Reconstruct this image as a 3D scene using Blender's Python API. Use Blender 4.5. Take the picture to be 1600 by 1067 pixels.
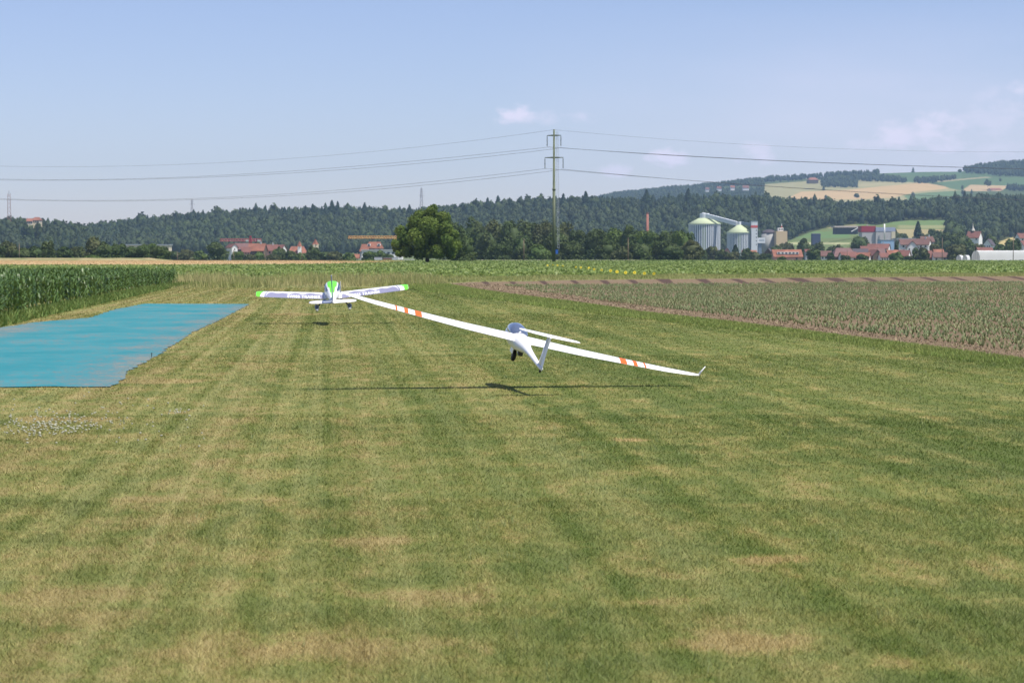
import bpy, math, random
import numpy as np
from math import radians, sin, cos, pi, atan, atan2, sqrt
from mathutils import Vector, Matrix

# ------------------------------------------------------------------ camera, sky, sun, exposure
SC = bpy.context.scene
for o in list(bpy.data.objects): bpy.data.objects.remove(o)
COL = SC.collection
F = 70.0 / 36.0 * 1600.0          # focal length in photo pixels
HZ = 400.0                        # row of the horizon
EYE = 1.6
PITCH = atan((533.5 - HZ) / F)
cam_d = bpy.data.cameras.new('camera'); cam = bpy.data.objects.new('camera', cam_d); COL.objects.link(cam)
cam.location = (0, 0, EYE); cam.rotation_euler = (pi / 2 - PITCH, 0, 0)
cam_d.lens = 70; cam_d.sensor_width = 36; cam_d.clip_start = 0.1; cam_d.clip_end = 30000
cam_d.dof.use_dof = True; cam_d.dof.focus_distance = 25.5; cam_d.dof.aperture_fstop = 8.0
SC.camera = cam

SUN_DIR = Vector((0.38, -0.26, 1.0)).normalized()
SUN_EL = math.asin(SUN_DIR.z); SUN_AZ = atan2(SUN_DIR.x, SUN_DIR.y)
sd = bpy.data.lights.new('sun', 'SUN'); sun = bpy.data.objects.new('sun', sd); COL.objects.link(sun)
sd.energy = 4.2; sd.angle = radians(0.53); sd.color = (1.0, 0.95, 0.86)
sun.rotation_euler = SUN_DIR.to_track_quat('Z', 'Y').to_euler()

W = bpy.data.worlds.new("World"); SC.world = W; W.use_nodes = True
wt = W.node_tree; wt.nodes.clear()
def wn(t): return wt.nodes.new(t)
out = wn('ShaderNodeOutputWorld'); bg = wn('ShaderNodeBackground'); sky = wn('ShaderNodeTexSky')
sky.sky_type = 'NISHITA'; sky.sun_disc = False; sky.sun_elevation = SUN_EL; sky.sun_rotation = SUN_AZ
sky.altitude = 450; sky.air_density = 1.0; sky.dust_density = 0.6; sky.ozone_density = 2.0
tintn = wn('ShaderNodeMix'); tintn.data_type = 'RGBA'; tintn.blend_type = 'MULTIPLY'; tintn.inputs['Factor'].default_value = 1.0
tintn.inputs['B'].default_value = (0.895, 0.822, 0.965, 1)
wt.links.new(sky.outputs[0], tintn.inputs['A'])
geo = wn('ShaderNodeTexCoord')
def wmath(op, a, b=None, clamp=False):
    m = wn('ShaderNodeMath'); m.operation = op; m.use_clamp = clamp
    for i, v in enumerate((a, b)):
        if v is None: continue
        if isinstance(v, (int, float)): m.inputs[i].default_value = v
        else: wt.links.new(v, m.inputs[i])
    return m.outputs[0]
sep = wn('ShaderNodeSeparateXYZ'); wt.links.new(geo.outputs['Generated'], sep.inputs[0])
az = wmath('ARCTAN2', sep.outputs['X'], sep.outputs['Y']); elv = wmath('ARCSINE', sep.outputs['Z'])
comb = wn('ShaderNodeCombineXYZ'); wt.links.new(az, comb.inputs[0]); wt.links.new(wmath('MULTIPLY', elv, 1.8), comb.inputs[1])
nz = wn('ShaderNodeTexNoise'); nz.inputs['Scale'].default_value = 62; nz.inputs['Detail'].default_value = 6; nz.inputs['Roughness'].default_value = 0.6
wt.links.new(comb.outputs[0], nz.inputs['Vector'])
nz2 = wn('ShaderNodeTexNoise'); nz2.inputs['Scale'].default_value = 9; nz2.inputs['Detail'].default_value = 4
comb2 = wn('ShaderNodeCombineXYZ'); wt.links.new(az, comb2.inputs[0]); wt.links.new(wmath('MULTIPLY', elv, 4.0), comb2.inputs[1])
wt.links.new(comb2.outputs[0], nz2.inputs['Vector'])
total = None
# small fair-weather clouds: direction (azimuth, elevation) and size in radians
for (cx, cy, rx, ry, st) in [(795, 178, 30, 17, .9), (862, 186, 60, 11, .6), (1040, 250, 30, 17, .85), (962, 266, 24, 12, .6),
                             (1182, 246, 32, 19, .75), (1440, 215, 70, 34, .6), (1350, 232, 30, 10, .3), (1560, 205, 60, 50, .30), (1590, 150, 20, 12, .6)]:
    a0 = atan((cx - 800) / F); e0 = atan((HZ - cy) / F)
    dx = wmath('DIVIDE', wmath('SUBTRACT', az, a0), rx / F); dy = wmath('DIVIDE', wmath('SUBTRACT', elv, e0), ry / F)
    r2 = wmath('ADD', wmath('MULTIPLY', dx, dx), wmath('MULTIPLY', dy, dy))
    base = wmath('SUBTRACT', 1.25, r2)
    v = wmath('MULTIPLY', wmath('ADD', wmath('MULTIPLY', base, 0.6), wmath('MULTIPLY', wmath('SUBTRACT', nz.outputs['Fac'], 0.50), 4.4)), 1.0, True)
    v = wmath('MULTIPLY', wmath('MULTIPLY', v, wmath('MULTIPLY', wmath('SUBTRACT', 2.2, r2), 0.8, True)), st)
    total = v if total is None else wmath('MAXIMUM', total, v)
# thin veil to the right
veil = wmath('MULTIPLY', wmath('MULTIPLY', wmath('ADD', az, 0.02), 6.0, True), wmath('MULTIPLY', wmath('SUBTRACT', 0.125, elv), 18.0, True))
veil = wmath('MULTIPLY', veil, wmath('MULTIPLY', nz2.outputs['Fac'], 0.62))
total = wmath('ADD', total, veil, True)
cm = wn('ShaderNodeMix'); cm.data_type = 'RGBA'
wt.links.new(total, cm.inputs['Factor']); wt.links.new(tintn.outputs['Result'], cm.inputs['A']); cm.inputs['B'].default_value = (6.3, 6.0, 7.3, 1)
wt.links.new(cm.outputs['Result'], bg.inputs['Color']); bg.inputs['Strength'].default_value = 0.10
wt.links.new(bg.outputs[0], out.inputs['Surface'])
SC.view_settings.view_transform = 'Standard'; SC.view_settings.look = 'None'
SC.view_settings.exposure = 0.55; SC.view_settings.gamma = 1.0
SC.render.resolution_x = 1024; SC.render.resolution_y = 682

# ------------------------------------------------------------------ helpers
def ray(px, py):
    """direction of the view through a photo pixel, scaled so that it advances 1 m in Y"""
    cx = (px - 800.0) / F; cy = -(py - 533.5) / F
    fy = cos(PITCH) + cy * sin(PITCH); fz = -sin(PITCH) + cy * cos(PITCH)
    return cx / fy, fz / fy
def P(px, py, Y):
    dx, dz = ray(px, py); return Vector((dx * Y, Y, EYE + dz * Y))
def G(px, py):
    dx, dz = ray(px, py); Y = -EYE / dz; return (dx * Y, Y)
def inpoly(x, y, poly):
    x = np.asarray(x); y = np.asarray(y); c = np.zeros(x.shape, bool); n = len(poly); j = n - 1
    for i in range(n):
        xi, yi = poly[i]; xj, yj = poly[j]
        cond = ((yi > y) != (yj > y)) & (x < (xj - xi) * (y - yi) / ((yj - yi) if yj != yi else 1e-9) + xi)
        c ^= cond; j = i
    return c
def tag(o, label=None, cat=None, group=None, kind=None):
    if label: o['label'] = label
    if cat: o['category'] = cat
    if group: o['group'] = group
    if kind: o['kind'] = kind
    return o
def empty(name, loc=(0, 0, 0), rot=(0, 0, 0), label=None, cat=None, group=None):
    o = bpy.data.objects.new(name, None); COL.objects.link(o); o.location = loc; o.rotation_euler = rot
    o.empty_display_size = 0.3
    return tag(o, label, cat, group)
def link(name, me, mats, parent=None):
    if mats is not None:
        for m in (mats if isinstance(mats, (list, tuple)) else [mats]): me.materials.append(m)
    o = bpy.data.objects.new(name, me); COL.objects.link(o)
    if parent is not None: o.parent = parent
    return o
def np_mesh(name, V, Fc, mats, parent=None, tint=None, col=None, smooth=False):
    V = np.ascontiguousarray(V, dtype=np.float32); Fc = np.ascontiguousarray(Fc, dtype=np.int32)
    me = bpy.data.meshes.new(name); n, k = Fc.shape
    me.vertices.add(len(V)); me.vertices.foreach_set('co', V.ravel())
    me.loops.add(n * k); me.loops.foreach_set('vertex_index', Fc.ravel())
    me.polygons.add(n); me.polygons.foreach_set('loop_start', np.arange(0, n * k, k, dtype=np.int32))
    me.polygons.foreach_set('loop_total', np.full(n, k, dtype=np.int32))
    if smooth: me.polygons.foreach_set('use_smooth', np.ones(n, bool))
    if tint is not None:
        a = me.attributes.new('tint', 'FLOAT', 'POINT'); a.data.foreach_set('value', np.ascontiguousarray(tint, np.float32))
    if col is not None:
        a = me.attributes.new('cover', 'FLOAT_COLOR', 'POINT'); a.data.foreach_set('color', np.ascontiguousarray(col, np.float32).ravel())
    me.update(calc_edges=True); me.validate()
    return link(name, me, mats, parent)
class MB:
    """collects shapes into one mesh"""
    def __init__(s): s.v = []; s.f = []; s.m = []
    def add(s, vs, fs, mi=0):
        b = len(s.v); s.v += [tuple(v) for v in vs]; s.f += [tuple(i + b for i in f) for f in fs]; s.m += [mi] * len(fs); return s
    def box(s, c, d, rz=0, mi=0, bev=0):
        x, y, z = (q / 2 for q in d); vs = []
        for sx, sy, sz in [(-1,-1,-1),(1,-1,-1),(1,1,-1),(-1,1,-1),(-1,-1,1),(1,-1,1),(1,1,1),(-1,1,1)]:
            a, b = sx * x, sy * y; vs.append((c[0] + a * cos(rz) - b * sin(rz), c[1] + a * sin(rz) + b * cos(rz), c[2] + sz * z))
        return s.add(vs, [(0,3,2,1),(4,5,6,7),(0,1,5,4),(1,2,6,5),(2,3,7,6),(3,0,4,7)], mi)
    def tube(s, pts, r, n=8, mi=0, cap=True):
        pts = [Vector(p) for p in pts]; rr = r if isinstance(r, (list, tuple)) else [r] * len(pts); vs = []; fs = []
        for i, p in enumerate(pts):
            d = (pts[min(i + 1, len(pts) - 1)] - pts[max(i - 1, 0)]).normalized()
            u = d.cross(Vector((0, 0, 1))) if abs(d.z) < 0.95 else d.cross(Vector((0, 1, 0)))
            u.normalize(); w = d.cross(u)
            for k in range(n):
                a = 2 * pi * k / n; vs.append(p + (u * cos(a) + w * sin(a)) * rr[i])
        for i in range(len(pts) - 1):
            for k in range(n):
                k2 = (k + 1) % n; fs.append((i * n + k, (i + 1) * n + k, (i + 1) * n + k2, i * n + k2))
        if cap:
            fs.append(tuple(range(n))); fs.append(tuple(range((len(pts) - 1) * n, len(pts) * n))[::-1])
        return s.add(vs, fs, mi)
    def loft(s, rings, mi=0, cap=True):
        n = len(rings[0]); vs = [p for r in rings for p in r]; fs = []
        for i in range(len(rings) - 1):
            for k in range(n):
                k2 = (k + 1) % n; fs.append((i * n + k, i * n + k2, (i + 1) * n + k2, (i + 1) * n + k))
        if cap: fs.append(tuple(range(n))[::-1]); fs.append(tuple(range((len(rings) - 1) * n, len(rings) * n)))
        return s.add(vs, fs, mi)
    def lathe(s, c, prof, n=32, mi=0):
        rings = [[(c[0] + r * cos(2 * pi * k / n), c[1] + r * sin(2 * pi * k / n), c[2] + z) for k in range(n)] for r, z in prof]
        return s.loft(rings, mi)
    def build(s, name, mats, parent=None, smooth=False):
        me = bpy.data.meshes.new(name); me.from_pydata(s.v, [], s.f)
        for p, m in zip(me.polygons, s.m): p.material_index = m; p.use_smooth = smooth
        me.validate(); me.update()
        return link(name, me, mats, parent)
def children(o): return [c for c in bpy.data.objects if c.parent == o]
def copy_tree(o, parent=None):
    c = o.copy(); COL.objects.link(c); c.parent = parent
    for ch in children(o): copy_tree(ch, c)
    return c

# materials
class NT:
    def __init__(s, name):
        s.m = bpy.data.materials.new(name); s.m.use_nodes = True; s.t = s.m.node_tree
        s.b = s.t.nodes['Principled BSDF']; s.o = s.t.nodes['Material Output']
    def n(s, t, **kw):
        x = s.t.nodes.new(t)
        for k, v in kw.items(): setattr(x, k, v)
        return x
    def l(s, a, b): s.t.links.new(a, b)
    def math(s, op, a, b=None, clamp=False):
        m = s.n('ShaderNodeMath', operation=op); m.use_clamp = clamp
        for i, v in enumerate((a, b)):
            if v is None: continue
            if isinstance(v, (int, float)): m.inputs[i].default_value = v
            else: s.l(v, m.inputs[i])
        return m.outputs[0]
    def noise(s, vec, scale, detail=4, rough=0.55):
        x = s.n('ShaderNodeTexNoise'); x.inputs['Scale'].default_value = scale; x.inputs['Detail'].default_value = detail
        x.inputs['Roughness'].default_value = rough
        if vec is not None: s.l(vec, x.inputs['Vector'])
        return x.outputs['Fac']
    def ramp(s, fac, a, b):
        x = s.n('ShaderNodeMapRange'); x.clamp = True; s.l(fac, x.inputs['Value'])
        x.inputs['From Min'].default_value = a; x.inputs['From Max'].default_value = b; return x.outputs[0]
    def mix(s, fac, a, b, mode='MIX'):
        x = s.n('ShaderNodeMix', data_type='RGBA', blend_type=mode)
        for inp, v in (('Factor', fac), ('A', a), ('B', b)):
            if isinstance(v, (int, float)): x.inputs[inp].default_value = v
            elif isinstance(v, tuple): x.inputs[inp].default_value = (*v[:3], 1)
            else: s.l(v, x.inputs[inp])
        return x.outputs['Result']
    def pos(s): return s.n('ShaderNodeNewGeometry').outputs['Position']
    def dot(s, v, d):
        x = s.n('ShaderNodeVectorMath', operation='DOT_PRODUCT'); s.l(v, x.inputs[0]); x.inputs[1].default_value = d; return x.outputs['Value']
    def fin(s, col, rough=0.6, spec=0.3, metal=0):
        if isinstance(col, tuple): s.b.inputs['Base Color'].default_value = (*col, 1)
        else: s.l(col, s.b.inputs['Base Color'])
        s.b.inputs['Roughness'].default_value = rough; s.b.inputs['Specular IOR Level'].default_value = spec
        s.b.inputs['Metallic'].default_value = metal; return s.m
def paint(name, c, rough=0.5, var=0.15, scale=1.0, spec=0.4, metal=0, dark=0.75):
    t = NT(name); p = t.n('ShaderNodeTexCoord').outputs['Object']
    f = t.ramp(t.noise(p, scale, 5, 0.6), 0.3, 0.7); f = t.math('MULTIPLY', f, var)
    return t.fin(t.mix(f, c, tuple(q * dark * 0.6 for q in c)), rough, spec, metal)
def foliage(name, a, b, c=None, rough=0.65, spec=0.2, scale=0.15, transl=0.18):
    t = NT(name); at = t.n('ShaderNodeAttribute'); at.attribute_name = 'tint'
    p = t.pos(); n = t.ramp(t.noise(p, scale, 4, 0.6), 0.35, 0.65)
    col = t.mix(at.outputs['Fac'], a, b)
    if c: col = t.mix(t.math('MULTIPLY', n, 0.55), col, c)
    t.fin(col, rough, spec)
    if transl:
        tr = t.n('ShaderNodeBsdfTranslucent'); t.l(col, tr.inputs['Color']); ms = t.n('ShaderNodeMixShader'); ms.inputs[0].default_value = transl
        t.l(t.b.outputs[0], ms.inputs[1]); t.l(tr.outputs[0], ms.inputs[2]); t.l(ms.outputs[0], t.o.inputs['Surface'])
    return t.m

# ------------------------------------------------------------------ ground layout (metres, from the camera's foot)
RD = Vector((-3.8, 41.7)).normalized(); RN = Vector((RD.y, -RD.x))       # runway direction and its normal
MAT_POLY = [G(172, 605.5), G(192, 594), G(203, 579), G(240, 560), G(270, 540), G(300, 520), G(350, 497.5), G(390, 475.6),
            G(300, 475.2), G(226, 475), G(175, 485), G(140, 497), G(57, 504), G(0, 512.5), (-11.0, 38), (-9.4, 24.2)]
SOIL_EDGE = [G(689, 443.5), G(749, 454.6), G(815, 464), G(881, 472), G(996, 489), G(1140, 504.5), G(1300, 524), G(1450, 543), G(1600, 563), (11.0, 24), (16, 14)]
SOIL_TOP = [G(1900, 431), G(1600, 431), G(1400, 433), G(1140, 435.5), G(881, 438), G(835, 439.5), G(740, 441)]
SOIL_POLY = SOIL_EDGE + [(60, 14)] + SOIL_TOP
CORN_A, CORN_B = G(0, 498), G(262, 446.5)
CORN_POLY = [(CORN_A[0] + 1.6, CORN_A[1] - 14), CORN_A, G(140, 470), G(215, 455), CORN_B, (CORN_B[0] - .4, CORN_B[1] + 6), (-45, 124), (-36, 36)]
LAWN_END = [G(180, 452), G(260, 452), G(520, 450), G(700, 446)]

def sheet(name, poly, z, mat, kind='structure', label=None, cat=None):
    me = bpy.data.meshes.new(name); me.from_pydata([(x, y, z) for x, y in poly], [], [tuple(range(len(poly)))])
    if me.polygons[0].normal.z < 0: me.flip_normals()
    o = link(name, me, mat); return tag(o, label, cat, kind=kind)

def lawn_nodes(t, blades=False):
    p = t.pos(); u = t.dot(p, (RN.x, RN.y, 0)); v = t.dot(p, (RD.x, RD.y, 0))
    cs = t.n('ShaderNodeCombineXYZ'); t.l(t.math('MULTIPLY', u, 2.1), cs.inputs[0]); t.l(t.math('MULTIPLY', v, 0.03), cs.inputs[1])
    stripe = t.ramp(t.noise(cs.outputs[0], 1.0, 3, 0.7), 0.36, 0.64)
    w = t.math('SINE', t.math('MULTIPLY', u, 2 * pi / 1.45)); w = t.ramp(w, -0.5, 0.5)
    cs2 = t.n('ShaderNodeCombineXYZ'); t.l(u, cs2.inputs[0]); t.l(t.math('MULTIPLY', v, 0.55), cs2.inputs[1])
    big = t.noise(cs2.outputs[0], 0.42, 5, 0.62); mid = t.noise(cs2.outputs[0], 2.3, 7, 0.72); fine = t.noise(p, 14, 4, 0.7)
    big2 = t.noise(cs2.outputs[0], 0.17, 3, 0.5)
    dryside = t.ramp(u, 4.0, -3.5)                                   # the left half of the strip is drier
    dry = t.math('ADD', t.math('ADD', t.math('MULTIPLY', big, 0.50), 0.125), t.math('MULTIPLY', mid, 1.2))
    dry = t.math('ADD', dry, t.math('MULTIPLY', dryside, 0.22)); dry = t.math('ADD', dry, t.math('MULTIPLY', stripe, 0.15))
    dry = t.math('ADD', dry, t.math('MULTIPLY', t.math('SUBTRACT', fine, 0.5), 0.55))
    dry = t.math('ADD', dry, t.math('MULTIPLY', w, 0.09))
    for (bx, by, rx, ry, k) in [(250, 596, .42, .40, .7), (200, 596, .25, .3, .5), (455, 491, .75, .9, .7), (985, 688, .16, .12, .5), (1150, 1005, .30, .22, .45), (1200, 874, .22, .16, .5), (490, 1015, .5, .3, .35), (640, 930, .6, .25, .25),
                                (280, 645, .12, .10, .4), (130, 655, .8, .25, .3), (60, 930, .5, .25, .3), (330, 780, .6, .2, .25), (560, 845, .5, .2, .25), (1040, 940, .3, .12, .3), (1420, 1040, .3, .15, .2)]:
        gx, gyy = G(bx, by); vs_ = t.n('ShaderNodeVectorMath', operation='SUBTRACT'); t.l(p, vs_.inputs[0]); vs_.inputs[1].default_value = (gx, gyy, 0)
        vm = t.n('ShaderNodeVectorMath', operation='MULTIPLY'); t.l(vs_.outputs[0], vm.inputs[0]); vm.inputs[1].default_value = (1 / rx, 1 / ry, 0)
        ln = t.n('ShaderNodeVectorMath', operation='LENGTH'); t.l(vm.outputs[0], ln.inputs[0])
        dry = t.math('ADD', dry, t.math('MULTIPLY', t.ramp(ln.outputs['Value'], 1.5, .4), k * .8))
    f1 = t.ramp(dry, 1.03, 1.31); f2 = t.ramp(dry, 1.26, 1.48)
    green = t.mix(t.ramp(big2, 0.4, 0.6), (0.085, 0.130, 0.022), (0.135, 0.175, 0.038))
    pale = t.mix(t.ramp(mid, 0.4, 0.6), (0.225, 0.238, 0.052), (0.295, 0.268, 0.080))
    c = t.mix(f1, green, pale); c = t.mix(f2, c, (0.42, 0.305, 0.130))
    c = t.mix(t.math('MULTIPLY', w, 0.10), c, (0.28, 0.28, 0.14))
    cs3 = t.n('ShaderNodeCombineXYZ'); t.l(t.math('MULTIPLY', u, 4.6), cs3.inputs[0]); t.l(t.math('MULTIPLY', v, 0.018), cs3.inputs[1])
    lines = t.ramp(t.noise(cs3.outputs[0], 1.0, 2, 0.6), 0.36, 0.64); amp = t.math('ADD', 0.35, t.math('MULTIPLY', t.ramp(u, 3.5, -1.0), 0.65))
    c = t.mix(t.math('MULTIPLY', t.math('MULTIPLY', lines, amp), 0.42), c, (0.34, 0.325, 0.145))
    c = t.mix(t.math('MULTIPLY', t.math('MULTIPLY', t.math('SUBTRACT', 1.0, lines), amp), 0.38), c, (0.070, 0.105, 0.022))
    return c, fine
t = NT('lawn_turf'); c, fine = lawn_nodes(t)
c = t.mix(t.math('MULTIPLY', fine, 0.5), c, (0.07, 0.07, 0.03)); bp = t.n('ShaderNodeBump'); bp.inputs['Strength'].default_value = 0.6; bp.inputs['Distance'].default_value = 0.02
t.l(t.noise(t.pos(), 40, 5, 0.7), bp.inputs['Height']); t.l(bp.outputs[0], t.b.inputs['Normal']); M_LAWN = t.fin(c, 0.9, 0.1)
t = NT('grass_blades'); c, fine = lawn_nodes(t, True); at = t.n('ShaderNodeAttribute'); at.attribute_name = 'tint'
hs = t.n('ShaderNodeHueSaturation'); hs.inputs['Saturation'].default_value = 1.0; t.l(c, hs.inputs['Color'])
t.l(t.math('ADD', 0.72, t.math('MULTIPLY', at.outputs['Fac'], 0.85)), hs.inputs['Value'])
c2 = hs.outputs[0]; t.fin(c2, 0.55, 0.25)
tr = t.n('ShaderNodeBsdfTranslucent'); t.l(c2, tr.inputs['Color']); ms = t.n('ShaderNodeMixShader'); ms.inputs[0].default_value = 0.3
t.l(t.b.outputs[0], ms.inputs[1]); t.l(tr.outputs[0], ms.inputs[2]); t.l(ms.outputs[0], t.o.inputs['Surface']); M_BLADE = t.m

t = NT('countryside_earth'); p = t.pos(); c = t.mix(t.ramp(t.noise(p, 0.01, 4), 0.4, 0.6), (0.10, 0.14, 0.045), (0.17, 0.17, 0.075))
M_LAND = t.fin(c, 0.95, 0.1)
t = NT('field_soil'); p = t.pos(); n1 = t.ramp(t.noise(p, 0.5, 5, 0.65), 0.35, 0.65); n2 = t.ramp(t.noise(p, 9, 5, 0.75), 0.35, 0.65)
c = t.mix(n1, (0.190, 0.140, 0.086), (0.260, 0.198, 0.126)); c = t.mix(t.math('MULTIPLY', n2, 0.5), c, (0.12, 0.07, 0.045))
bp = t.n('ShaderNodeBump'); bp.inputs['Strength'].default_value = 1.0; bp.inputs['Distance'].default_value = 0.05
t.l(t.noise(p, 12, 5, 0.75), bp.inputs['Height']); t.l(bp.outputs[0], t.b.inputs['Normal']); M_SOIL = t.fin(c, 0.95, 0.1)
t = NT('dark_soil'); c = t.mix(t.ramp(t.noise(t.pos(), 3, 5, 0.7), 0.3, 0.7), (0.060, 0.036, 0.026), (0.10, 0.062, 0.044)); M_DARKSOIL = t.fin(c, 0.9, 0.15)
t = NT('woven_blue_mat'); p = t.pos(); u = t.dot(p, (RN.x, RN.y, 0)); v = t.dot(p, (RD.x, RD.y, 0))
cs = t.n('ShaderNodeCombineXYZ'); t.l(u, cs.inputs[0]); t.l(t.math('MULTIPLY', v, 0.8), cs.inputs[1])
n1 = t.noise(cs.outputs[0], 0.55, 5, 0.65); n2 = t.noise(cs.outputs[0], 5.5, 9, 0.85); n3 = t.noise(p, 22, 4, 0.8)
edge = t.math('ABSOLUTE', t.math('ADD', u, 4.9))        # wear grows towards the long edges
d1 = t.math('ADD', t.math('ADD', t.math('ADD', t.math('MULTIPLY', n1, 0.7), .15), t.math('MULTIPLY', n2, 1.5)), t.math('MULTIPLY', t.math('SUBTRACT', n3, 0.5), 0.5))
d1 = t.math('ADD', d1, t.math('MULTIPLY', t.ramp(edge, 1.0, 2.6), 0.20))
c = t.mix(t.ramp(n1, 0.35, 0.65), (0.024, 0.185, 0.215), (0.050, 0.232, 0.262))
c = t.mix(t.math('MULTIPLY', t.ramp(d1, 1.28, 1.38), 0.8), c, (0.125, 0.165, 0.17)); c = t.mix(t.ramp(d1, 1.43, 1.52), c, (0.22, 0.21, 0.175))
M_MAT = t.fin(c, 0.8, 0.2)
t = NT('ripe_wheat'); p = t.pos(); c = t.mix(t.ramp(t.noise(p, 0.03, 5, 0.6), 0.35, 0.65), (0.50, 0.345, 0.165), (0.60, 0.45, 0.26))
c = t.mix(t.math('MULTIPLY', t.ramp(t.noise(p, 1.2, 4, 0.7), 0.45, 0.7), 0.35), c, (0.28, 0.22, 0.10)); M_WHEAT = t.fin(c, 0.9, 0.1)
t = NT('gravel_track'); M_TRACK = t.fin(t.mix(t.noise(t.pos(), 0.3, 5), (0.42, 0.38, 0.30), (0.32, 0.30, 0.20)), 0.9, 0.1)
t = NT('crop_floor'); p = t.pos(); M_CROPFLOOR = t.fin(t.mix(t.ramp(t.noise(p, 0.4, 4), 0.4, 0.6), (0.07, 0.12, 0.03), (0.12, 0.15, 0.05)), 0.95, 0.1)
t = NT('verge_earth'); p = t.pos(); M_VERGE = t.fin(t.mix(t.ramp(t.noise(p, 0.6, 4), 0.4, 0.6), (0.14, 0.18, 0.05), (0.24, 0.22, 0.10)), 0.95, 0.1)

# one sheet that reaches under the hills; beyond the fields it lies a little lower
LOW = -1.3
def land(Y): return float(np.interp(Y, [620, 740], [0, LOW]))
S = 3400
me = bpy.data.meshes.new('ground'); gy = [(-100, -.05), (620, -.05), (650, -.25), (740, LOW), (7200, LOW)]
me.from_pydata([(sx * S, y, z) for y, z in gy for sx in (-1, 1)], [], [(2 * i, 2 * i + 1, 2 * i + 3, 2 * i + 2) for i in range(4)]); tag(link('ground', me, M_LAND), kind='structure')
sheet('lawn', [(-40, -30), (60, -30), (60, 14), (16, 14), (11, 24)] + SOIL_EDGE[::-1][2:] + [G(700, 446), G(520, 449.5), G(260, 451.5), G(120, 451.5), (-45, 100), (-45, -30)], 0.0, M_LAWN)
sheet('soil_field', SOIL_POLY, 0.004, M_SOIL)
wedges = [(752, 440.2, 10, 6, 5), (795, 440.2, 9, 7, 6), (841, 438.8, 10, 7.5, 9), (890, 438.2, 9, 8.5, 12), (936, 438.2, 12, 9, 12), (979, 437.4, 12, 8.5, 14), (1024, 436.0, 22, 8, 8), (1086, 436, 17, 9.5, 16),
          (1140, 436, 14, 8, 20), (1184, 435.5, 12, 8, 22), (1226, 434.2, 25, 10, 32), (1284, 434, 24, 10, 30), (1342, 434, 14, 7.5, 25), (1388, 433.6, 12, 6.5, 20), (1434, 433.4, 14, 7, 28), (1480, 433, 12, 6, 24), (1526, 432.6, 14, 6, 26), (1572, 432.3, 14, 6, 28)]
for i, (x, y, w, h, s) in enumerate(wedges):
    sheet('soil_field', [G(x, y), G(x + w, y + .2), G(x + w + s, y + h), G(x + w * .35 + s * .8, y + h - .6)], 0.008, M_DARKSOIL)  # darker brown wedges along the far end of the soil
rr = random.Random(4); MAT_E = []
for (xa, ya), (xb, yb) in zip(MAT_POLY, MAT_POLY[1:] + MAT_POLY[:1]):
    L = sqrt((xb - xa) ** 2 + (yb - ya) ** 2); k = max(1, int(L / .22))
    for i in range(k): MAT_E.append((xa + (xb - xa) * i / k + rr.gauss(0, .028), ya + (yb - ya) * i / k + rr.gauss(0, .05)))
o = sheet('runway_mat', MAT_E, 0.012, M_MAT, kind=None, label='long faded turquoise woven mat with brown worn edges lying flat on the mown grass', cat='mat')
verge_poly = [G(120, 451.5), G(260, 451.5), G(520, 449.5), G(700, 446), G(690, 443.5), G(740, 441), G(835, 439.5), G(881, 438), G(1140, 435.5), G(1400, 433), G(1900, 431), G(1900, 426), G(1100, 429), G(700, 433), G(272, 436), (-45, 130), (-45, 100)]
sheet('verge', verge_poly, 0.002, M_VERGE)
crop_poly = [(-45, 130), G(272, 436), G(700, 433), G(1100, 429), G(1900, 426), (300, 600), (-45, 620), (-45, 470), (-26, 400), (-32, 330), (-55, 300), (-160, 290), (-160, 150)]
sheet('crop_field', crop_poly, 0.006, M_CROPFLOOR)

# ------------------------------------------------------------------ hills
def prof(pts):
    xs = [a for a, b in pts]; ys = [b for a, b in pts]
    return lambda x: np.interp(x, xs, ys)
A_top = prof([(-300, 352), (0, 357), (60, 361), (100, 364), (132, 371), (150, 384), (185, 398), (220, 402.2)])
B_top = prof([(-300, 372), (130, 368), (200, 360), (300, 349), (400, 343), (520, 340), (640, 343), (700, 338), (800, 330), (900, 324), (1000, 326),
              (1080, 321), (1190, 324), (1260, 327), (1320, 332), (1400, 330), (1480, 325), (1540, 320), (1600, 322), (1900, 318)])
C_top = prof([(-300, 380), (800, 350), (900, 322), (960, 307), (1040, 299), (1120, 292), (1200, 282.5), (1260, 279), (1300, 276), (1380, 271),
              (1440, 269), (1500, 268.5), (1530, 263), (1560, 259), (1600, 256.5), (1900, 250)])
def gpy(Y): return HZ + EYE * F / Y            # row of flat ground
def gpl(Y): return HZ + (EYE - LOW) * F / Y    # row of the lower land
def sm(t): t = np.clip(t, 0, 1); return t * t * (3 - 2 * t)
def A_py(px, Y): return np.where(Y < 2080, gpl(1820.) + 1 + (A_top(px) - gpl(1820.) - 1) * np.clip((Y - 1820) / 260., 0, 1) ** 0.9, A_top(px) + (Y - 2080) * 0.05)
def B_py(px, Y):
    foot = np.interp(px, [-300, 1180, 1230, 1330, 1500, 1900], [397, 397, 391, 372, 380, 382])
    Y = np.asarray(Y, float)
    a = gpl(1450.) + .5 + (foot - gpl(1450.) - .5) * sm((Y - 1450) / 700.)
    b = foot + (B_top(px) - foot) * np.clip((Y - 2150) / 400., 0, 1) ** 0.92
    r = np.where(Y < 2150, a, b); return np.where(Y > 2600, B_top(px) + (Y - 2600) * 0.06, r)
def C_py(px, Y):
    r = 352 + (C_top(px) - 352) * np.clip((Y - 3400) / 2200., 0, 1)
    return np.where(np.asarray(Y) > 5650, C_top(px) + (Y - 5650) * 0.03, r)
def row2z(py, Y): # height at distance Y on the given row
    cy = -(py - 533.5) / F; return EYE + (-sin(PITCH) + cy * cos(PITCH)) / (cos(PITCH) + cy * sin(PITCH)) * Y
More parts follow.
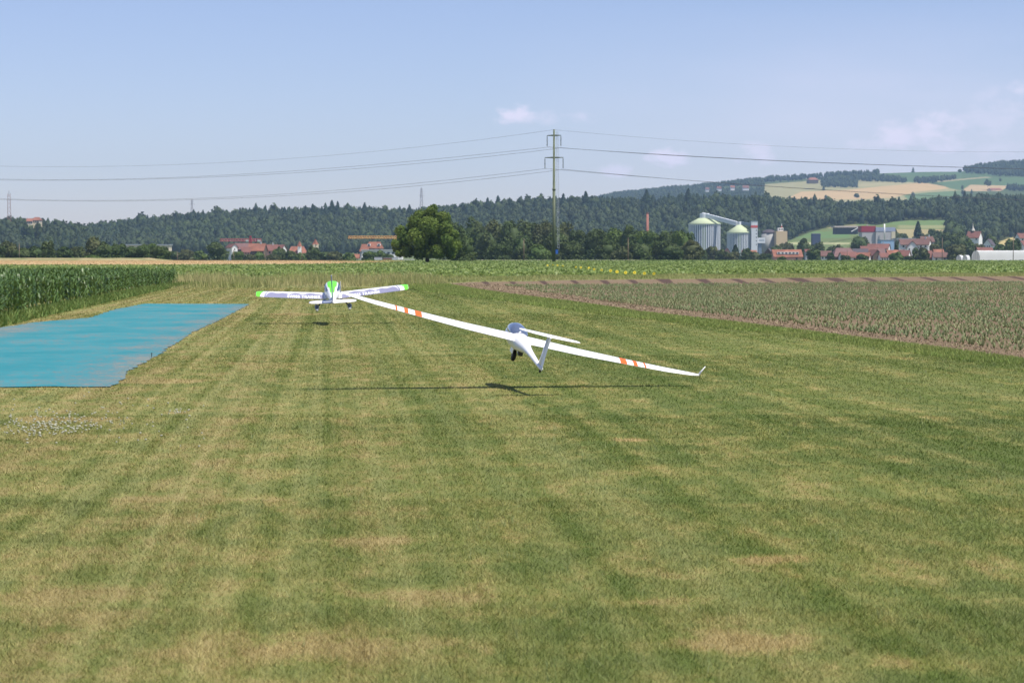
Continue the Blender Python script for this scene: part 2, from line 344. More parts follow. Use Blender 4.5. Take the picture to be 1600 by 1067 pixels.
def hill(name, fpy, Ys, pxs, mat, colf=None):
    PX, YY = np.meshgrid(pxs, Ys); PY = fpy(PX, YY)
    Z = row2z(PY, YY) ; Z = Z + 0.0
    X = (PX - 800) / F * YY
    V = np.stack([X, YY, np.maximum(Z, -1.6)], -1).reshape(-1, 3); nx = len(pxs); ny = len(Ys)
    i, j = np.meshgrid(np.arange(nx - 1), np.arange(ny - 1)); a = (j * nx + i).ravel()
    Fc = np.stack([a, a + 1, a + nx + 1, a + nx], -1)
    col = None
    if colf is not None: col = colf(PX.ravel(), PY.ravel())
    return tag(np_mesh(name, V, Fc, mat, col=col, smooth=True), kind='structure')
t = NT('hill_cover'); at = t.n('ShaderNodeAttribute'); at.attribute_name = 'cover'; n = t.ramp(t.noise(t.pos(), 0.02, 5, 0.65), 0.3, 0.7)
c = t.mix(t.math('MULTIPLY', n, 0.25), at.outputs['Color'], (0.15, 0.14, 0.05)); M_COVER = t.fin(c, 0.95, 0.1)
FOREST_FLOOR = (0.04, 0.055, 0.02, 1)
MEADOW = [(1195, 400), (1228, 378), (1262, 364), (1300, 354), (1345, 350), (1372, 352), (1395, 347), (1420, 344.5), (1482, 344), (1478, 352), (1478, 372), (1440, 380), (1440, 402)]
FIELD_R = [(1556, 380), (1575, 372), (1620, 366), (1620, 380), (1560, 384)]
def colB(px, py):
    c = np.tile(np.array(FOREST_FLOOR), (len(px), 1))
    m = inpoly(px, py, MEADOW); c[m] = (0.125, 0.165, 0.06, 1)
    c[m & (py < 352)] = (0.12, 0.19, 0.07, 1); c[m & (py > 352) & (py < 357) & (px > 1400)] = (0.23, 0.24, 0.11, 1)
    c[m & (px < 1340) & (py < 357)] = (0.24, 0.22, 0.11, 1); c[m & (px > 1395) & (py > 358)] = (0.31, 0.26, 0.13, 1)
    c[m & (px < 1330) & (py > 362) & (py < 372)] = (0.11, 0.19, 0.07, 1); c[m & (px < 1330) & (py >= 379) & (py < 382)] = (0.38, 0.38, 0.2, 1)
    c[inpoly(px, py, FIELD_R)] = (0.45, 0.36, 0.16, 1)
    low = py > 392; c[low] = (0.12, 0.16, 0.06, 1)
    return c
CF = [([(1195, 312), (1195, 288), (1290, 281), (1340, 279), (1440, 286), (1500, 298), (1440, 320)], (0.36, 0.33, 0.16)),
      ([(1225, 312), (1250, 300), (1320, 297), (1390, 290), (1440, 285), (1488, 294), (1430, 300), (1395, 309), (1330, 312)], (0.58, 0.40, 0.20)),
      ([(1330, 292), (1345, 287), (1420, 283), (1440, 285), (1395, 290)], (0.42, 0.37, 0.19)),
      ([(1370, 280), (1395, 266), (1555, 262), (1600, 275), (1540, 277), (1480, 280), (1430, 285), (1375, 284)], (0.085, 0.155, 0.065)),
      ([(1460, 284), (1545, 277.5), (1660, 276), (1660, 294), (1502, 298), (1480, 294)], (0.09, 0.165, 0.068)),
      ([(1455, 283.5), (1535, 276.5), (1550, 277.5), (1465, 285)], (0.36, 0.33, 0.18)),
      ([(1500, 299), (1514, 289), (1575, 290.5), (1562, 299)], (0.56, 0.40, 0.22)),
      ([(1410, 305), (1450, 301), (1500, 298), (1500, 306), (1420, 315)], (0.12, 0.20, 0.08))]
def colC(px, py):
    c = np.tile(np.array((0.06, 0.09, 0.035, 1)), (len(px), 1))
    for poly, cc in CF: c[inpoly(px, py, poly)] = (*[q * .82 for q in cc], 1)
    return c
hill('hill', A_py, np.linspace(1820, 2500, 60), np.arange(-300, 232, 8.), M_COVER, lambda x, y: np.tile(np.array(FOREST_FLOOR), (len(x), 1)))
hill('hill', B_py, np.concatenate([np.linspace(1450, 2150, 50), np.linspace(2160, 2600, 90), np.linspace(2640, 3300, 8)]), np.arange(-330, 1960, 5.), M_COVER, colB)
hill('hill', C_py, np.concatenate([np.linspace(3350, 4200, 12), np.linspace(4220, 5650, 120), np.linspace(5700, 6400, 5)]), np.arange(700, 1960, 3.), M_COVER, colC)

# ------------------------------------------------------------------ scattering
def ico(sub=1):
    import bmesh
    bm = bmesh.new(); bmesh.ops.create_icosphere(bm, subdivisions=sub, radius=1)
    V = np.array([v.co[:] for v in bm.verts]); Fc = np.array([[v.index for v in f.verts] for f in bm.faces]); bm.free(); return V, Fc
ICO1, ICO2 = ico(1), ico(2)
def leaf_tris(rng, C, N, size):
    """one triangle of about 'size' at each centre C, roughly facing N"""
    n = len(C); D = N + rng.normal(0, 0.55, (n, 3)); D /= np.linalg.norm(D, axis=1)[:, None] + 1e-9
    R = rng.normal(0, 1, (n, 3)); U = np.cross(D, R); U /= np.linalg.norm(U, axis=1)[:, None] + 1e-9; Wv = np.cross(D, U)
    s = (size * rng.uniform(0.6, 1.4, n))[:, None]
    V = np.stack([C + U * s, C - U * s * 0.5 + Wv * s * 0.85, C - U * s * 0.5 - Wv * s * 0.85], 1).reshape(-1, 3)
    return V, np.arange(3 * n).reshape(-1, 3)
def lobed(rng, w, h, nl, n, size, top=1.0):
    """foliage clumps over a lumpy crown: base at z=0, height h, width w"""
    d = rng.normal(0, 1, (nl, 3)); d /= np.linalg.norm(d, axis=1)[:, None]; d[:, 2] = d[:, 2] * 0.95 + 0.05
    k = rng.uniform(0.40, 0.70, (nl, 1)); C = d * k; R = rng.uniform(0.26, 0.46, nl); R *= np.where(C[:, 2] > .45, .8, 1)
    C = np.vstack([C, [[0, 0, 0]]]); R = np.append(R, 0.55)
    pl = R ** 2 / np.sum(R ** 2); L = rng.choice(len(R), n, p=pl)
    q = rng.normal(0, 1, (n, 3)); q /= np.linalg.norm(q, axis=1)[:, None]
    pts = C[L] + q * R[L][:, None] * rng.uniform(0.72, 1.1, (n, 1))
    S3 = np.array([w / 2, w / 2, h / 2]); tl = rng.uniform(0, 1, len(R))
    narrow = 1 - 0.22 * np.clip(pts[:, 2:3], 0, 1)
    pts = pts * np.hstack([narrow, narrow, np.ones_like(narrow)])
    pts = pts * S3 + np.array([0, 0, h / 2]); V, Fc = leaf_tris(rng, pts, q, size)
    tn = np.repeat(np.clip(tl[L] * 0.6 + rng.uniform(0, 0.4, n), 0, 1), 3); return V, Fc, tn
def t_decid(seed, n=80, w=0.62):
    rng = np.random.default_rng(seed); V, Fc, tn = lobed(rng, w, 0.9, 9, n, 0.075)
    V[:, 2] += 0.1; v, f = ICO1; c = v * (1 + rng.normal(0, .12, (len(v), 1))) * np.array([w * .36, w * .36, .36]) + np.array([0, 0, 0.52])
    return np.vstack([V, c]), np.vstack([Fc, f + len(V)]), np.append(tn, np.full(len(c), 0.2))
def t_conif(seed, tiers=6, w=0.50):
    rng = np.random.default_rng(seed); V = []; Fc = []
    for k in range(tiers):
        z0 = 0.08 + 0.84 * k / tiers; r = w / 2 * (1 - k / tiers) ** 0.8 * rng.uniform(.85, 1.15) + 0.012; zt = z0 + (1.9 if k < tiers - 1 else 1.2) / tiers * (1 - .3 * k / tiers); m = 7
        b = len(V); a0 = rng.uniform(0, 6)
        for i in range(m):
            rr = r * rng.uniform(0.7, 1.25); a = a0 + 2 * pi * i / m; V.append((rr * cos(a), rr * sin(a), z0 + rng.uniform(-.02, .02)))
        V.append((rng.uniform(-.01, .01), rng.uniform(-.01, .01), min(zt, 1.0)))
        for i in range(m): Fc.append((b + i, b + (i + 1) % m, b + m))
    return np.array(V), np.array(Fc), np.full(len(V), 0.3) + rng.uniform(-.2, .2, len(V))
def merge(templates, which, pos, rot, sc, tint=None):
    Vs, Fs, Ts = [], [], []; off = 0
    for k, (V, Fc, tn) in enumerate(templates):
        idx = np.where(which == k)[0]
        if len(idx) == 0: continue
        c, s = np.cos(rot[idx])[:, None], np.sin(rot[idx])[:, None]
        v = V[None] * sc[idx][:, None, :]; x = v[..., 0] * c - v[..., 1] * s; y = v[..., 0] * s + v[..., 1] * c
        vv = np.stack([x, y, v[..., 2]], -1) + pos[idx][:, None, :]
        ff = Fc[None] + (np.arange(len(idx)) * len(V))[:, None, None] + off
        tt = np.broadcast_to(tn, (len(idx), len(V)))
        if tint is not None: tt = np.clip(tt * 0.5 + tint[idx][:, None] * 0.6, 0, 1)
        Vs.append(vv.reshape(-1, 3)); Fs.append(ff.reshape(-1, Fc.shape[1])); Ts.append(tt.reshape(-1)); off += len(idx) * len(V)
    return np.vstack(Vs), np.vstack(Fs), np.concatenate(Ts)
M_WOOD_D = foliage('broadleaf_wood', (0.018, 0.036, 0.012), (0.085, 0.120, 0.032), (0.05, 0.062, 0.030), scale=0.01)
M_WOOD_C = foliage('conifer_wood', (0.012, 0.026, 0.012), (0.028, 0.052, 0.022), scale=0.01)
TD = [t_decid(100 + i, 90, 0.55 + 0.06 * (i % 4)) for i in range(8)]; TC = [t_conif(200 + i) for i in range(5)]
def wood(name, label, spots, hts, conif, seed):
    rng = np.random.default_rng(seed); n = len(spots); rot = rng.uniform(0, 6.28, n); tint = rng.uniform(0, 1, n) ** 1.3
    con = rng.uniform(0, 1, n) < conif; sc = np.stack([hts * rng.uniform(.85, 1.15, n)] * 2 + [hts], -1)
    for sel, T, m, nm in ((~con, TD, M_WOOD_D, name), (con, TC, M_WOOD_C, 'conifer_' + name)):
        if sel.sum() < 1: continue
        V, Fc, tn = merge(T, rng.integers(0, len(T), sel.sum()), spots[sel], rot[sel], sc[sel], tint[sel])
        o = np_mesh(nm, V, Fc, m, tint=tn); tag(o, label if nm == name else label.replace('broadleaf', 'conifer'), 'woodland', kind='stuff')
def hill_spots(rng, fpy, Y0, Y1, px0, px1, sp):
    ys = np.arange(Y0, Y1, sp); out = []
    for y in ys:
        xs = np.arange((px0 - 800) / F * y, (px1 - 800) / F * y, sp); n = len(xs)
        out.append(np.stack([xs + rng.uniform(-.45, .45, n) * sp, y + rng.uniform(-.45, .45, n) * sp], -1))
    xy = np.vstack(out); px = 800 + F * xy[:, 0] / xy[:, 1]; py = fpy(px, xy[:, 1]); z = row2z(py, xy[:, 1])
    return np.column_stack([xy, z]), px, py
rng = np.random.default_rng(7)
# near left hill
p3, px, py = hill_spots(rng, A_py, 1835, 2130, -230, 200, 9.5)
keep = (py < 399); p3, px = p3[keep], px[keep]; p3[:, 2] -= 1.0
h = rng.uniform(11, 18, len(p3)) * np.interp(px, [-300, 120, 150, 200], [1, 1, .7, .5]) * np.where((px > 38) & (px < 68) & (p3[:, 1] < 2040) & (p3[:, 1] > 1930), .62, 1)
h = np.where((px > 40) & (px < 66) & (np.abs(p3[:, 1] - 2048) < 10), 3, h)
wood('woodland', 'broadleaf woodland covering the low hill under the lattice mast at far left', p3, h, conif=.2, seed=11)
# main ridge
p3, px, py = hill_spots(rng, B_py, 2080, 2680, -230, 1840, 9.2)
ex = inpoly(px, py, MEADOW) | inpoly(px, py, FIELD_R) | ((px > 1190) & (px < 1500) & (py > 375))
keep = (py < 398.5) & ~ex; p3, px, py = p3[keep], px[keep], py[keep]; p3[:, 2] -= 1.5
crest = (p3[:, 1] > 2480)
h = rng.uniform(12, 20, len(p3)); h = np.where(crest & (rng.uniform(0, 1, len(p3)) < .05), h * 1.3, h)
ccl = 0.5 + 0.5 * np.sin(p3[:, 0] * 0.013 + 2) * np.cos(p3[:, 1] * 0.011)
conf = np.where(crest, 0.5, 0.15) * (0.5 + ccl)
isc = rng.uniform(0, 1, len(p3)) < conf
wood('woodland', 'broadleaf trees of the long wooded ridge behind the village', p3[~isc], h[~isc], 0, 12)
wood('woodland', 'conifer trees standing out along the long wooded ridge', p3[isc], h[isc] * .98, 1, 13)
# far hill woods
p3, px, py = hill_spots(rng, C_py, 4300, 5750, 880, 1780, 12)
Z = np.zeros(len(px), bool)
ct = C_top(px)
for poly in ([(1283, 293), (1283, 284), (1310, 281), (1338, 282), (1338, 294)], [(1325, 279.5), (1360, 277), (1415, 283.5), (1414, 286), (1385, 285), (1328, 283)],
             [(1423, 285), (1450, 282), (1490, 278.5), (1492, 281), (1455, 286.5), (1423, 287)], [(1640, 277), (1640, 250), (1505, 250), (1505, 270.5), (1540, 273), (1560, 276)],
             [(1600, 296), (1570, 295), (1575, 299), (1610, 300)]):
    Z |= inpoly(px, py, poly)
Z |= (px < 1192) & (py < 320); Z |= (px > 1192) & (px < 1292) & (py < ct + 3) & (rng.uniform(0, 1, len(px)) < .5)
Z |= (px > 1292) & (px < 1375) & (py < ct + 2.2) & (rng.uniform(0, 1, len(px)) < .55)
Z |= (px > 1195) & (px < 1600) & ~inpoly(px, py, [(1300, 312), (1300, 294), (1400, 280), (1500, 278), (1490, 310)]) & (rng.uniform(0, 1, len(px)) < .004)
Z &= ~((px > 1120) & (px < 1185) & (py > 292) & (py < 300))
p3 = p3[Z]; h = rng.uniform(12, 20, len(p3)); p3[:, 2] -= 1.5
wood('woodland', 'broadleaf woods and hedges among the fields of the far hill', p3, h, 0.35, 14)

# ------------------------------------------------------------------ single trees
M_BARK = paint('bark', (0.09, 0.07, 0.05), 0.9, 0.6, 3)
M_OAK = foliage('walnut_leaves', (0.060, 0.125, 0.020), (0.195, 0.270, 0.045), (0.15, 0.18, 0.030), scale=0.3, transl=.28)
M_T1 = foliage('dark_leaves', (0.026, 0.055, 0.015), (0.100, 0.150, 0.038), (0.095, 0.11, 0.035), scale=0.08)
M_T2 = foliage('dusky_leaves', (0.040, 0.064, 0.020), (0.135, 0.160, 0.052), (0.12, 0.11, 0.05), scale=0.08)
M_T3 = foliage('fresh_leaves', (0.045, 0.090, 0.018), (0.150, 0.205, 0.045), scale=0.1)
M_T4 = foliage('needles', (0.014, 0.032, 0.015), (0.040, 0.070, 0.028), scale=0.1)
LEAFM = {'dark': M_T1, 'dusky': M_T2, 'fresh': M_T3, 'needle': M_T4, 'walnut': M_OAK}
_cache = {}
def trunk_mb(seed, h, r, wcrown):
    rng = random.Random(seed); m = MB(); top = h * 0.55
    m.tube([(0, 0, -0.3), (0.02 * h * rng.uniform(-1, 1), 0, h * .18), (0.03 * h * rng.uniform(-1, 1), 0.02 * h, h * .38), (0, 0, top)], [r * 1.25, r * .9, r * .7, r * .3], 8)
    for k in range(7):
        a = rng.uniform(0, 6.28); z = h * rng.uniform(.15, .42); L = wcrown * rng.uniform(.22, .38); e = rng.uniform(.3, 1.0)
        m.tube([(0, 0, z), (L * .5 * cos(a), L * .5 * sin(a), z + L * .35 * e), (L * cos(a), L * sin(a), z + L * .9 * e)], [r * .5, r * .3, r * .08], 6)
    return m
def tree(name, label, px, Y, ytop, wpx, leaf='dark', n=3500, size=None, clear=0.10, base_z=None, group=None, seed=None, cat='tree', kind='round', nl=13):
    """a tree by where its trunk meets the ground, its top row and its crown width"""
    seed = seed if seed is not None else int(px * 7 + Y); rng = np.random.default_rng(seed)
    bz = land(Y) if base_z is None else base_z
    dx, _ = ray(px, 400); top = P(px, ytop, Y).z; h = top - bz; w = wpx * Y / F
    root = empty(name, (dx * Y, Y, bz), (0, 0, rng.uniform(0, 6.28) if kind != 'big' else 0), label, cat, group)
    size = size or max(0.22, Y * 0.00055)
    if kind == 'conifer':
        V, Fc, tn = t_conif(seed, 11, w / h); V = V * h
        pts = []; k = n // 2
        z = rng.uniform(.08, .97, k); r = w / 2 * (1 - z) ** .8 * rng.uniform(.6, 1.12, k); a = rng.uniform(0, 6.28, k)
        C = np.stack([r * np.cos(a), r * np.sin(a), z * h], -1); N = np.stack([np.cos(a), np.sin(a), np.full(k, .5)], -1)
        V2, F2 = leaf_tris(rng, C, N, size * .8); Fc = np.vstack([Fc, F2 + len(V)]); V = np.vstack([V, V2]); tn = np.append(tn, np.repeat(rng.uniform(0, 1, k), 3))
    else:
        zc = h * clear; V, Fc, tn = lobed(rng, w, h - zc, nl, n, size); V[:, 2] += zc
        if clear < 0.08:       # skirts that reach the ground
            k = n // 4; a = rng.uniform(0, 6.28, k); r = w * .42 * np.sqrt(rng.uniform(.2, 1, k)); z = rng.uniform(0, .35, k) * h
            C = np.stack([r * np.cos(a), r * np.sin(a), z], -1); V2, F2 = leaf_tris(rng, C, np.stack([np.cos(a), np.sin(a), 0 * a + .3], -1), size)
            Fc = np.vstack([Fc, F2 + len(V)]); V = np.vstack([V, V2]); tn = np.append(tn, np.repeat(rng.uniform(0, .8, k), 3))
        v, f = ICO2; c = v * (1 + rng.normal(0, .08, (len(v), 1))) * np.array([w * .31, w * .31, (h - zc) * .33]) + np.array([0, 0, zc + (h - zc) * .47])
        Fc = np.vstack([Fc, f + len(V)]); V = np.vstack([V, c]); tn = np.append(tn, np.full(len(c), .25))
    np_mesh('crown', V, Fc, LEAFM[leaf], root, tint=tn)
    trunk_mb(seed, h, max(.12, h * .022), w).build('trunk', M_BARK, root, True)
    return root
# the big solitary tree: lobes laid out after its outline
def big_tree():
    Y = 415; rng = np.random.default_rng(5); s = Y / F; root = empty('solitary_tree', (*G(668, 412), 0), label='big round solitary tree with a domed bright green crown at the wheat field edge', cat='tree')
    Y = root.location.y; s = Y / F; C = []; R = []
    for (x, y, r) in [(672, 333, 16), (655, 340, 15), (690, 340, 15), (645, 356, 16), (668, 352, 20), (695, 358, 18), (632, 372, 15), (655, 372, 20), (680, 372, 20), (702, 375, 14),
                      (621, 386, 12), (636, 392, 14), (655, 394, 15), (685, 393, 15), (703, 391, 13), (710, 366, 11), (618, 380, 10), (712, 382, 10), (628, 362, 12), (624, 395, 9), (706, 398, 9), (676, 398, 9), (668, 386, 17), (664, 394, 13), (672, 395, 13), (650, 345, 14), (676, 325, 9)]:
        for q in range(3):
            d = rng.uniform(-1, 1) * (30 if y > 345 else 14); C.append(((x - 668 + rng.uniform(-3, 3)) * s, d * s, (411.5 - y + rng.uniform(-2, 2)) * s)); R.append(r * s * rng.uniform(.45, .8))
    C = np.array(C); R = np.array(R); n = 36000; L = rng.choice(len(R), n, p=R ** 2 / (R ** 2).sum()); q = rng.normal(0, 1, (n, 3)); q /= np.linalg.norm(q, axis=1)[:, None]
    pts = C[L] + q * R[L][:, None] * rng.uniform(.65, 1.12, (n, 1)); k = pts[:, 2] > 0.85 + .35 * np.sin(pts[:, 0] * 1.3); pts = pts[k]; q = q[k]; L = L[k]
    V, Fc = leaf_tris(rng, pts, q, 0.21); tl = rng.uniform(0, 1, len(R)); tn = np.repeat(np.clip(tl[L] * .55 + rng.uniform(0, .45, len(L)), 0, 1), 3)
    np_mesh('crown', V, Fc, M_OAK, root, tint=tn); trunk_mb(3, 6.5, .42, 11).build('trunk', M_BARK, root, True)
big_tree()

GR = 'trees of the dark grove behind the pylon'
grove = [(706, 700, 337, 50, 'dark'), (742, 880, 333, 56, 'dark'), (725, 520, 366, 50, 'dark'), (775, 860, 338, 52, 'dusky'), (800, 840, 340, 50, 'dark'), (826, 870, 337, 54, 'dark'), (852, 850, 335, 52, 'dusky'),
         (880, 860, 341, 50, 'dusky'), (868, 790, 352, 46, 'dark'), (905, 850, 350, 46, 'dark'), (930, 830, 352, 52, 'dark'), (958, 830, 350, 54, 'fresh'), (985, 820, 352, 52, 'dark'), (1012, 810, 355, 54, 'fresh'),
         (1040, 800, 357, 50, 'dark'), (1066, 790, 354, 52, 'fresh'), (1080, 780, 372, 44, 'dusky'), (760, 800, 352, 44, 'dark'), (815, 770, 366, 46, 'dark'), (842, 760, 380, 44, 'fresh'), (895, 765, 372, 42, 'dark'), (950, 760, 371, 46, 'dark'),
         (1000, 750, 374, 46, 'dark'), (1048, 745, 377, 44, 'dark'), (972, 740, 384, 40, 'dusky'), (780, 745, 374, 44, 'dark')]
ordn = ['first', 'second', 'third', 'fourth', 'fifth', 'sixth', 'seventh', 'eighth', 'ninth', 'tenth', 'eleventh', 'twelfth', 'thirteenth', 'fourteenth', 'fifteenth', 'sixteenth', 'seventeenth', 'eighteenth', 'nineteenth',
        'twentieth', 'twenty-first', 'twenty-second', 'twenty-third', 'twenty-fourth', 'twenty-fifth', 'twenty-sixth', 'twenty-seventh', 'twenty-eighth']
def word(l): return {'dark': 'dark green', 'dusky': 'olive brown', 'fresh': 'mid green', 'needle': 'blackish green'}[l]
for i, (x, Y, yt, w, lf) in enumerate(sorted(grove)):
    if (x, Y) == (725, 520): lab = 'low round dark green tree standing just right of the big solitary tree'
    else: lab = '%s tree, %s from the left in the dark grove behind the pylon' % (word(lf), ordn[i])
    tree('grove_tree', lab, x, Y, yt, w, lf, n=4200, clear=.04, group=GR)
GL = 'trees and bushes beyond the wheat at left'
left = [(-12, 680, 372, 44, 'dark'), (14, 700, 374, 40, 'dusky'), (38, 690, 385, 44, 'dark'), (60, 680, 382, 34, 'dark'), (76, 660, 375, 26, 'dark'), (102, 700, 384, 34, 'dark'), (122, 710, 382, 30, 'dusky'), (148, 670, 366, 40, 'dusky'),
        (165, 650, 377, 44, 'dark'), (186, 660, 380, 34, 'dark'), (210, 650, 381, 36, 'dark'), (232, 640, 378, 44, 'dark'), (250, 630, 383, 38, 'dark'), (143, 640, 398, 30, 'fresh')]
for i, (x, Y, yt, w, lf) in enumerate(sorted(left)):
    tree('field_tree', '%s bushy tree, %s from the left in the row beyond the maize' % (word(lf), ordn[i]), x, Y, yt, w, lf, n=3200, clear=.03, group=GL)
GM = 'trees in front of the left village'
mid = [(290, 1000, 388, 30, 'dusky'), (312, 1020, 391, 28, 'fresh'), (341, 930, 376, 40, 'dark'), (372, 1000, 391, 26, 'fresh'), (390, 980, 397, 24, 'dusky'), (405, 1010, 392, 26, 'fresh'), (426, 960, 396, 24, 'dusky'), (436, 1040, 382, 20, 'dark'),
       (452, 1000, 388, 22, 'dark'), (470, 1010, 394, 26, 'fresh'), (490, 980, 381, 22, 'dark'), (508, 1020, 391, 26, 'dark'), (524, 1000, 393, 28, 'dusky'), (545, 1010, 394, 26, 'fresh'), (575, 960, 392, 26, 'fresh'), (592, 950, 391, 24, 'fresh'), (606, 960, 396, 18, 'dark'), (270, 1050, 392, 30, 'dark')]
for i, (x, Y, yt, w, lf) in enumerate(sorted(mid)):
    tree('village_tree', '%s tree, %s from the left in front of the left village' % (word(lf), ordn[i]), x, Y, yt, w, lf, n=2200, clear=.03, group=GM)
GV = 'trees among the right village houses'
vil = [(1098, 1150, 388, 20, 'dark'), (1112, 1160, 383, 24, 'dusky'), (1128, 1150, 389, 26, 'dark'), (1149, 1140, 382, 20, 'needle'), (1165, 1170, 387, 24, 'dark'), (1180, 1180, 392, 28, 'dusky'), (1143, 1110, 392, 26, 'dusky'), (1196, 1130, 396, 24, 'dark'),
       (1210, 1450, 381, 26, 'dark'), (1228, 1460, 377, 30, 'dusky'), (1256, 1400, 370, 24, 'dark'), (1278, 1420, 374, 26, 'dark'), (1310, 1400, 379, 20, 'dusky'), (1272, 1080, 387, 26, 'dark'), (1343, 1350, 362, 40, 'dark'), (1300, 1420, 384, 18, 'dark'),
       (1298, 1160, 394, 12, 'dark'), (1321, 1090, 398, 16, 'dark'), (1346, 1080, 397, 22, 'dark'), (1372, 1330, 388, 12, 'dark'), (1403, 1330, 376, 16, 'dark'), (1402, 1070, 393, 28, 'fresh'), (1431, 1250, 386, 14, 'fresh'), (1440, 1070, 389, 26, 'dusky'),
       (1420, 1060, 400, 18, 'dark'), (1434, 1900, 345, 22, 'needle'), (1455, 1850, 356, 22, 'dark'), (1410, 1900, 361, 18, 'dark'), (1461, 1200, 378, 24, 'dusky'), (1475, 1500, 362, 34, 'dark'), (1460, 1520, 366, 30, 'dusky'), (1494, 1120, 378, 34, 'dusky'),
       (1512, 1300, 372, 36, 'dark'), (1530, 1300, 379, 24, 'dusky'), (1500, 1500, 358, 40, 'dark'), (1550, 1500, 362, 30, 'dark'), (1560, 1150, 378, 28, 'dark'), (1584, 1130, 370, 30, 'dark'), (1600, 1400, 384, 24, 'dark'), (1534, 1600, 372, 16, 'needle'), (1620, 1300, 376, 30, 'dark'),
       (1240, 1300, 392, 16, 'dark'), (1222, 1080, 401, 14, 'fresh'), (1380, 1850, 352, 24, 'dark'), (1396, 1880, 354, 24, 'dusky'), (1484, 1950, 338, 26, 'dark'), (1494, 1880, 345, 30, 'dark'), (1465, 1780, 358, 26, 'dark'), (1446, 1750, 362, 20, 'dusky')]
ordv = ordn + ['%s-%s' % (a, b) for a in ('thirtieth', 'x') for b in ()] + ['twenty-ninth', 'thirtieth', 'thirty-first', 'thirty-second', 'thirty-third', 'thirty-fourth', 'thirty-fifth', 'thirty-sixth', 'thirty-seventh', 'thirty-eighth', 'thirty-ninth', 'fortieth',
        'forty-first', 'forty-second', 'forty-third', 'forty-fourth', 'forty-fifth', 'forty-sixth', 'forty-seventh', 'forty-eighth', 'forty-ninth', 'fiftieth', 'fifty-first', 'fifty-second']
def land_z(px, Y): return float(max(LOW, row2z(B_py(np.array([px]), np.array([float(Y)]))[0], Y))) if Y > 1450 else land(Y)
for i, (x, Y, yt, w, lf) in enumerate(sorted(vil)):
    tree('village_tree', '%s %s, %s from the left around the right village' % (word(lf), 'conifer' if lf == 'needle' else 'tree', ordv[i]), x, Y, yt, w, lf, n=2200, clear=.03, group=GV,
         base_z=land_z(x, Y), kind='conifer' if lf == 'needle' else 'round')
# pale flowering bush in front of the white house
tree('flowering_bush', 'pale greyish blossoming bush below the large white village house', 1443, 1050, 386, 22, 'dusky', n=1500, clear=.03, cat='bush')
for i, (x, yt, w) in enumerate([(445, 320, 9), (478, 318, 9), (489, 315, 10), (503, 319, 8), (519, 309, 12), (528, 311, 9), (570, 313, 11), (640, 316, 10), (762, 305, 10), (778, 302, 12), (797, 306, 9), (836, 306, 10), (880, 299, 10), (915, 295, 13), (1010, 292, 14), (1075, 290, 13)]):
    Y = 2500; tree('ridge_conifer', 'dark pointed conifer, %s from the left of those rising above the ridge line' % ordn[i], x, Y, yt + 3, w * 1.9, 'needle', n=900, base_z=float(row2z(B_py(np.array([x]), np.array([float(Y)]))[0], Y)) - 1, size=1.1, kind='conifer', group='tall conifers standing out on the ridge')
# single trees on the far hill
for x, Y, yt, w, lab in [(41, 1965, 346, 13, 'dark tree left in front of the orange roofs on the left hill'), (50, 1955, 348, 13, 'dark tree in the middle before the orange roofs on the left hill'), (60, 1965, 346.5, 13, 'dark tree right in front of the orange roofs on the left hill')]:
    tree('hill_tree', lab, x, Y, yt, w, 'dark', n=900, clear=.03, base_z=float(row2z(A_py(np.array([x]), np.array([float(Y)]))[0], Y)), size=1.3)
for x, yb, w, yt, lab in [(1498.5, 270.5, 6, 264, 'lone tiny round tree on the skyline beside the far hill wood'), (1338, 310, 9, 302, 'lone dark tree at the lower edge of the far tan field'), (1542, 292, 13, 280, 'dark round tree on the green slope of the far hill')]:
    Y = 5000 + (282 - yb) * 25; z = row2z(yb, Y); tree('hill_tree', lab, x, Y, yt, w, 'dark', n=500, clear=.1, base_z=z, size=2.0)

# ------------------------------------------------------------------ crops and grasses
def leafstrip(L, w, arch, az, z0, r0=0.0, seg=4, droop=1.0):
    """a strap leaf: quads"""
    V = []; Fc = []
    for i in range(seg + 1):
        s = i / seg; r = r0 + L * s * cos(arch) ; z = z0 + L * (s * sin(arch) - droop * 0.75 * s * s); ww = w * (1 - s ** 2 * .9) * (.6 + .4 * min(1, s * 4)) / 2
        cx, cy = cos(az), sin(az); V.append((r * cx - ww * cy, r * cy + ww * cx, z)); V.append((r * cx + ww * cy, r * cy - ww * cx, z))
    for i in range(seg): a = 2 * i; Fc.append((a, a + 1, a + 3, a + 2))
    return V, Fc
def corn_t(seed):
    rng = random.Random(seed); V = []; Fc = []
    def app(v, f):
        b = len(V); V.extend(v); Fc.extend([tuple(i + b for i in q) for q in f])
    a0 = rng.uniform(0, pi)
    for k in range(10):
        z0 = 0.12 + 0.76 * k / 10; app(*leafstrip(rng.uniform(.45, .62) * (1 - .25 * (k / 10)), .075, rng.uniform(.7, 1.25), a0 + pi * k + rng.uniform(-.5, .5), z0, droop=rng.uniform(.5, 1.3)))
    for a in (0, pi / 2): app([(-.013 * cos(a), -.013 * sin(a), 0), (.013 * cos(a), .013 * sin(a), 0), (.008 * cos(a), .008 * sin(a), .95), (-.008 * cos(a), -.008 * sin(a), .95)], [(0, 1, 2, 3)])
    V = np.array(V); V[:, 2] *= 0.97; return V, np.array(Fc), np.array([rng.uniform(0, 1)] * len(V))
CT = [corn_t(i) for i in range(8)]
t = NT('maize_leaf'); at = t.n('ShaderNodeAttribute'); at.attribute_name = 'tint'; cc = t.mix(at.outputs['Fac'], (0.055, 0.115, 0.025), (0.120, 0.190, 0.050)); t.fin(cc, 0.42, 0.45)
tr = t.n('ShaderNodeBsdfTranslucent'); t.l(cc, tr.inputs['Color']); ms = t.n('ShaderNodeMixShader'); ms.inputs[0].default_value = 0.2
